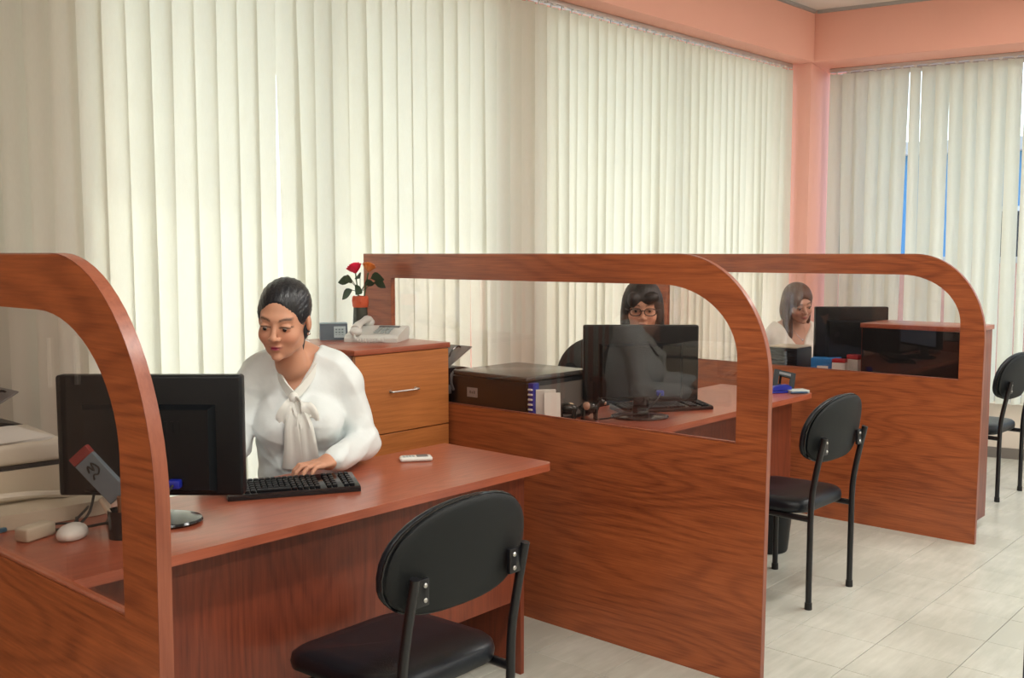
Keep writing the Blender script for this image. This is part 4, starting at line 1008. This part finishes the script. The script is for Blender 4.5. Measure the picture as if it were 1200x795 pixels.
FWD = -Vector((math.cos(YAW), math.sin(YAW), 0)); RGT = Vector((-math.sin(YAW), math.cos(YAW), 0))   # facing the camera / her right hand side
def look(yaw, pitch): v = FWD * math.cos(R(yaw)) + RGT * math.sin(R(yaw)); v = v * math.cos(R(pitch)); v.z = -math.sin(R(pitch)); return v

black_hair = hair_mat('black hair', (.006, .007, .010), (.022, .024, .030), .32)
brown_hair = hair_mat('brown hair', (.045, .019, .012), (.15, .068, .04), .5)
blouse_m = cloth_mat('white satin blouse', (.82, .88, .88), .45, .15, 13, .45)
# --- woman in the white blouse
hair1 = [('add', 0, ell((0, -.0205, .036), (.0800, .0985, .0900))), ('sub', .008, ell((.004, .120, -.047), (.068, .085, .148))), ('sub', .012, ell((0, .02, -.105), (.12, .13, .075)))]
for s in (-1, 1): hair1 += [('add', .012, ell((s * .060, .008, .022), (.0175, .036, .034))), ('sub', .006, ell((s * .088, .004, -.018), (.022, .022, .030)))]
hair1 += [('add', .03, ell((0, -.100, .022), (.054, .044, .056))), ('add', .02, con((0, -.120, 0), (-.016, -.122, -.075), .036, .027)), ('add', .02, con((-.012, -.115, -.075), (-.02, -.09, -.13), .024, .012))]
w1 = person(dict(pos=(2.004, 2.727), heading=FWD * math.cos(R(-9)) + RGT * math.sin(R(-9)), label='woman in a white bow blouse typing at the nearest desk', head=(1.880, 2.632, 1.247), look=look(6, 14), roll=R(-4), shz=1.058, hs=1.01,
    elr=(1.80, 2.80, .83), wrr=(1.605, 2.640, .806), ell=(2.150, 2.578, .815), wrl=(1.945, 2.475, .806),
    hands=[((1.945, 2.475, .806), (-.92, .02, -.10), (0, 0, -1), -1, (.45, .5, .4)), ((1.605, 2.640, .806), (-.25, -.9, -.08), (0, 0, -1), 1, (.45, .5, .4))],
    h=.0036, hcl=.0055, hh=.0045, skin=(.66, .335, .215), lip=(.30, .020, .065), brow=(.03, .016, .012), vneck=(.985, .52), vx=.012, fold=1.7, seed=.3,
    top=('blouse', blouse_m), hair=hair1, hair_mat=black_hair, gaze=(.001, -.0045)))
T = w1['T']; top = w1['top']
# tie-neck collar, knot, loops and tails
def ribbon(bm, pts, wdt, th=.004, side=None, fold=.0, n=7):
    P = catmull(pts, n); rows = []; side = Vector(side)
    for i, p in enumerate(P):
        t_ = (P[min(i + 1, len(P) - 1)] - P[max(i - 1, 0)]).normalized(); sd = (side - t_ * side.dot(t_)).normalized(); nr = t_.cross(sd); q = i / (len(P) - 1); w_ = wdt(q) if callable(wdt) else wdt
        row = []
        for u in (-1, -.6, -.2, .2, .6, 1): row.append(p + sd * u * w_ + nr * (fold * math.sin(u * 5 + q * 3)))
        rows.append((row, nr))
    A_ = [[bm.verts.new(v + nr * th / 2) for v in r] for r, nr in rows]; B_ = [[bm.verts.new(v - nr * th / 2) for v in r] for r, nr in rows]
    for i in range(len(rows) - 1):
        for j in range(5):
            bm.faces.new((A_[i][j], A_[i][j + 1], A_[i + 1][j + 1], A_[i + 1][j])); bm.faces.new((B_[i][j], B_[i + 1][j], B_[i + 1][j + 1], B_[i][j + 1]))
        bm.faces.new((A_[i][0], A_[i + 1][0], B_[i + 1][0], B_[i][0])); bm.faces.new((A_[i][5], B_[i][5], B_[i + 1][5], A_[i + 1][5]))
    for j in range(5): bm.faces.new((A_[0][j], B_[0][j], B_[0][j + 1], A_[0][j + 1])); bm.faces.new((A_[-1][j], A_[-1][j + 1], B_[-1][j + 1], B_[-1][j]))
rgt = Vector(w1['A'][:, 0].tolist()); fwd1 = Vector(w1['A'][:, 1].tolist())
VX = Vector((T(.012, .118, .990)))
ivory = cloth_mat('ivory tie neck', (.82, .83, .78), .45, .15, 28, .12)
def collar(bm):
    for s in (-1, 1):
        ribbon(bm, [T(0, -.075, 1.125), T(s * .055, -.055, 1.122), T(s * .072, -.005, 1.108), T(s * .056 + .006, .060, 1.065), T(s * .030 + .01, .098, 1.025), T(.012, .120, .992)], .014, .006, (0, 0, 1))
bow = part('tie_neck', ivory, top, collar, ang=R(70))
part('knot', ivory, bow, lambda bm: ball(bm, VX + fwd1 * .006, (.016, .014, .019), 14, 10), ang=R(70))
part('bow_loop', ivory, bow, lambda bm: ribbon(bm, [VX, T(-.018, .142, .975), T(-.040, .145, .945), T(-.045, .135, .918), T(-.030, .13, .925), T(.004, .128, .975)], lambda q: .012 + .012 * math.sin(q * 3.14), .004, rgt * .8 + Vector((0, 0, .6)), .003), ang=R(70))
part('bow_loop', ivory, bow, lambda bm: ribbon(bm, [VX, T(.030, .142, .965), T(.045, .145, .935), T(.040, .138, .905), T(.025, .132, .935), T(.014, .128, .978)], lambda q: .010 + .012 * math.sin(q * 3.14), .004, rgt * .8 + Vector((0, 0, .4)), .003), ang=R(70))
part('bow_tail', ivory, bow, lambda bm: ribbon(bm, [VX, T(.008, .140, .955), T(.016, .150, .900), T(.014, .135, .82), T(.016, .115, .757)], lambda q: .012 + .026 * q, .004, rgt, .005), ang=R(70))
part('bow_tail', ivory, bow, lambda bm: ribbon(bm, [VX, T(-.004, .140, .955), T(-.024, .150, .900), T(-.032, .135, .82), T(-.034, .113, .755)], lambda q: .012 + .024 * q, .004, rgt, .005), ang=R(70))
for s in (-1, 1): w1['hpart']('earring', chrome, lambda bm: ball(bm, (s * .0765, -.006, -.046), .0055, 10, 8))
office_chair((2.035, 2.775, 0), YAW + R(90), 'black office chair hidden behind the woman in white', bw=.34, bz=.76, bh=.30)

# --- woman with glasses
hair2 = [('add', 0, ell((0, -.015, .036), (.087, .103, .092))), ('add', .03, ell((0, -.055, -.045), (.088, .062, .110)))]
for s in (-1, 1): hair2 += [('add', .02, ell((s * .074, .006, -.050), (.026, .048, .110)))]
hair2 += [('sub', .008, ell((-.004, .125, -.048), (.060, .105, .098)))]
hair2 += [('add', .008, ell((-.035, .075, .052), (.040, .028, .026), [[.9, 0, .42], [0, 1, 0], [-.42, 0, .9]])), ('add', .008, ell((.040, .070, .045), (.028, .028, .036)))]
w2 = person(dict(pos=(4.215, 2.905), heading=FWD, label='woman with glasses and dark bob behind the middle monitor', head=(4.125, 2.800, 1.190), look=look(6, 8), shz=1.00, hs=1.08, gaze=(0, -.001),
    elr=(4.02, 3.0, .80), wrr=(3.90, 2.76, .80), ell=(4.32, 2.72, .80), wrl=(4.06, 2.62, .805),
    hands=[((4.06, 2.62, .805), (-.85, -.3, -.08), (0, 0, -1), -1, (.4, .5, .4)), ((3.90, 2.76, .80), (-.25, -.9, -.08), (0, 0, -1), 1, (.4, .5, .4))],
    h=.0055, hcl=.009, hh=.006, skin=(.62, .32, .21), lip=(.36, .10, .09), brow=(.02, .012, .010), vneck=(.90, .45), seed=2.1,
    top=('jacket', cloth_mat('navy jacket', (.012, .022, .055), .7, .1)), hair=hair2, hair_mat=hair_mat('dark bob hair', (.008, .006, .006), (.030, .020, .017), .4)))
def specs(bm):
    for s in (-1, 1):
        pts = [(s * .033 + .0255 * math.copysign(abs(math.cos(a)) ** .75, math.cos(a)), .108 - .004 * abs(math.cos(a)), -.004 + .0165 * math.copysign(abs(math.sin(a)) ** .8, math.sin(a))) for a in [2 * math.pi * k / 24 for k in range(25)]]
        tube(bm, pts, .0023, 6); tube(bm, [(s * .0585, .104, .003), (s * .078, .07, .004), (s * .082, -.005, .002)], .002, 6)
    tube(bm, [(-.0085, .109, .001), (0, .112, .003), (.0085, .109, .001)], .0022, 6)
gl = w2['hpart']('glasses', black_gl, specs, parent=w2['root'])
for s in (-1, 1): w2['hpart']('lens', glass_lens, lambda bm: prism(bm, [(s * .033 + .0245 * math.cos(2 * math.pi * k / 20), -.004 + .0155 * math.sin(2 * math.pi * k / 20)) for k in range(20)], .1065, .1075, 1), parent=gl)
office_chair((4.20, 3.03, 0), YAW + R(104), 'black office chair with rounded back behind the woman with glasses', bw=.50, bz=.76, bh=.42)

# --- woman with long brown hair
hair3 = [('add', 0, ell((0, -.018, .036), (.088, .104, .094))), ('add', .03, ell((.01, -.062, -.055), (.086, .058, .130)))]
hair3 += [('add', .025, con((.075, .0, .02), (.082, .035, -.20), .030, .030)), ('add', .025, con((-.07, -.02, .02), (-.072, -.03, -.14), .028, .022)), ('sub', .008, ell((-.004, .120, -.045), (.062, .098, .110))), ('add', .015, ell((.045, .060, .045), (.028, .036, .045)))]
w3 = person(dict(pos=(5.965, 2.905), heading=FWD * math.cos(R(-18)) + RGT * math.sin(R(-18)), label='woman with long brown hair and white top at the farthest desk', head=(5.915, 2.835, 1.142), look=look(-10, 16), roll=R(8), shz=.955, lean=.06,
    elr=(5.83, 2.96, .79), wrr=(5.765, 2.80, .795), ell=(6.10, 2.68, .80), wrl=(5.93, 2.56, .80),
    hands=[((5.765, 2.80, .795), (-.1, -.95, -.10), (0, 0, -1), 1, (.4, .5, .4)), ((5.93, 2.56, .80), (-.4, -.9, -.08), (0, 0, -1), -1, (.4, .5, .4))],
    h=.0055, hcl=.009, hh=.006, skin=(.58, .32, .225), lip=(.45, .10, .10), brow=(.05, .025, .018), vneck=(.83, .62), seed=4.4,
    top=('white_top', cloth_mat('white cotton top', (.80, .76, .68), .7, .1)), hair=hair3, hair_mat=brown_hair))
part('necklace', chrome, w3['root'], lambda bm: (tube(bm, [w3['T'](.05, .03, 1.0), w3['T'](.03, .085, .945), w3['T'](0, .098, .915), w3['T'](-.03, .085, .945), w3['T'](-.05, .03, 1.0)], .0015, 6, spline=5), ball(bm, w3['T'](0, .102, .910), .007, 10, 8)))
office_chair((6.0, 2.93, 0), YAW + R(80), 'black office chair under the woman with long brown hair', bw=.36, bz=.72, bh=.28)
t = empty('computer_mouse', (5.745, 2.68, .7505), R(200), 'black mouse under the far woman hand', 'mouse')
part('shell', black_gl, t, lambda bm: (ball(bm, (0, 0, .010), (.030, .052, .024), 18, 12), [setattr(v.co, 'z', max(v.co.z, .0)) for v in bm.verts]))
part('wheel', grey_pl, t, lambda bm: cyl(bm, (-.004, .030, .028), (.004, .030, .028), .008, seg=10))
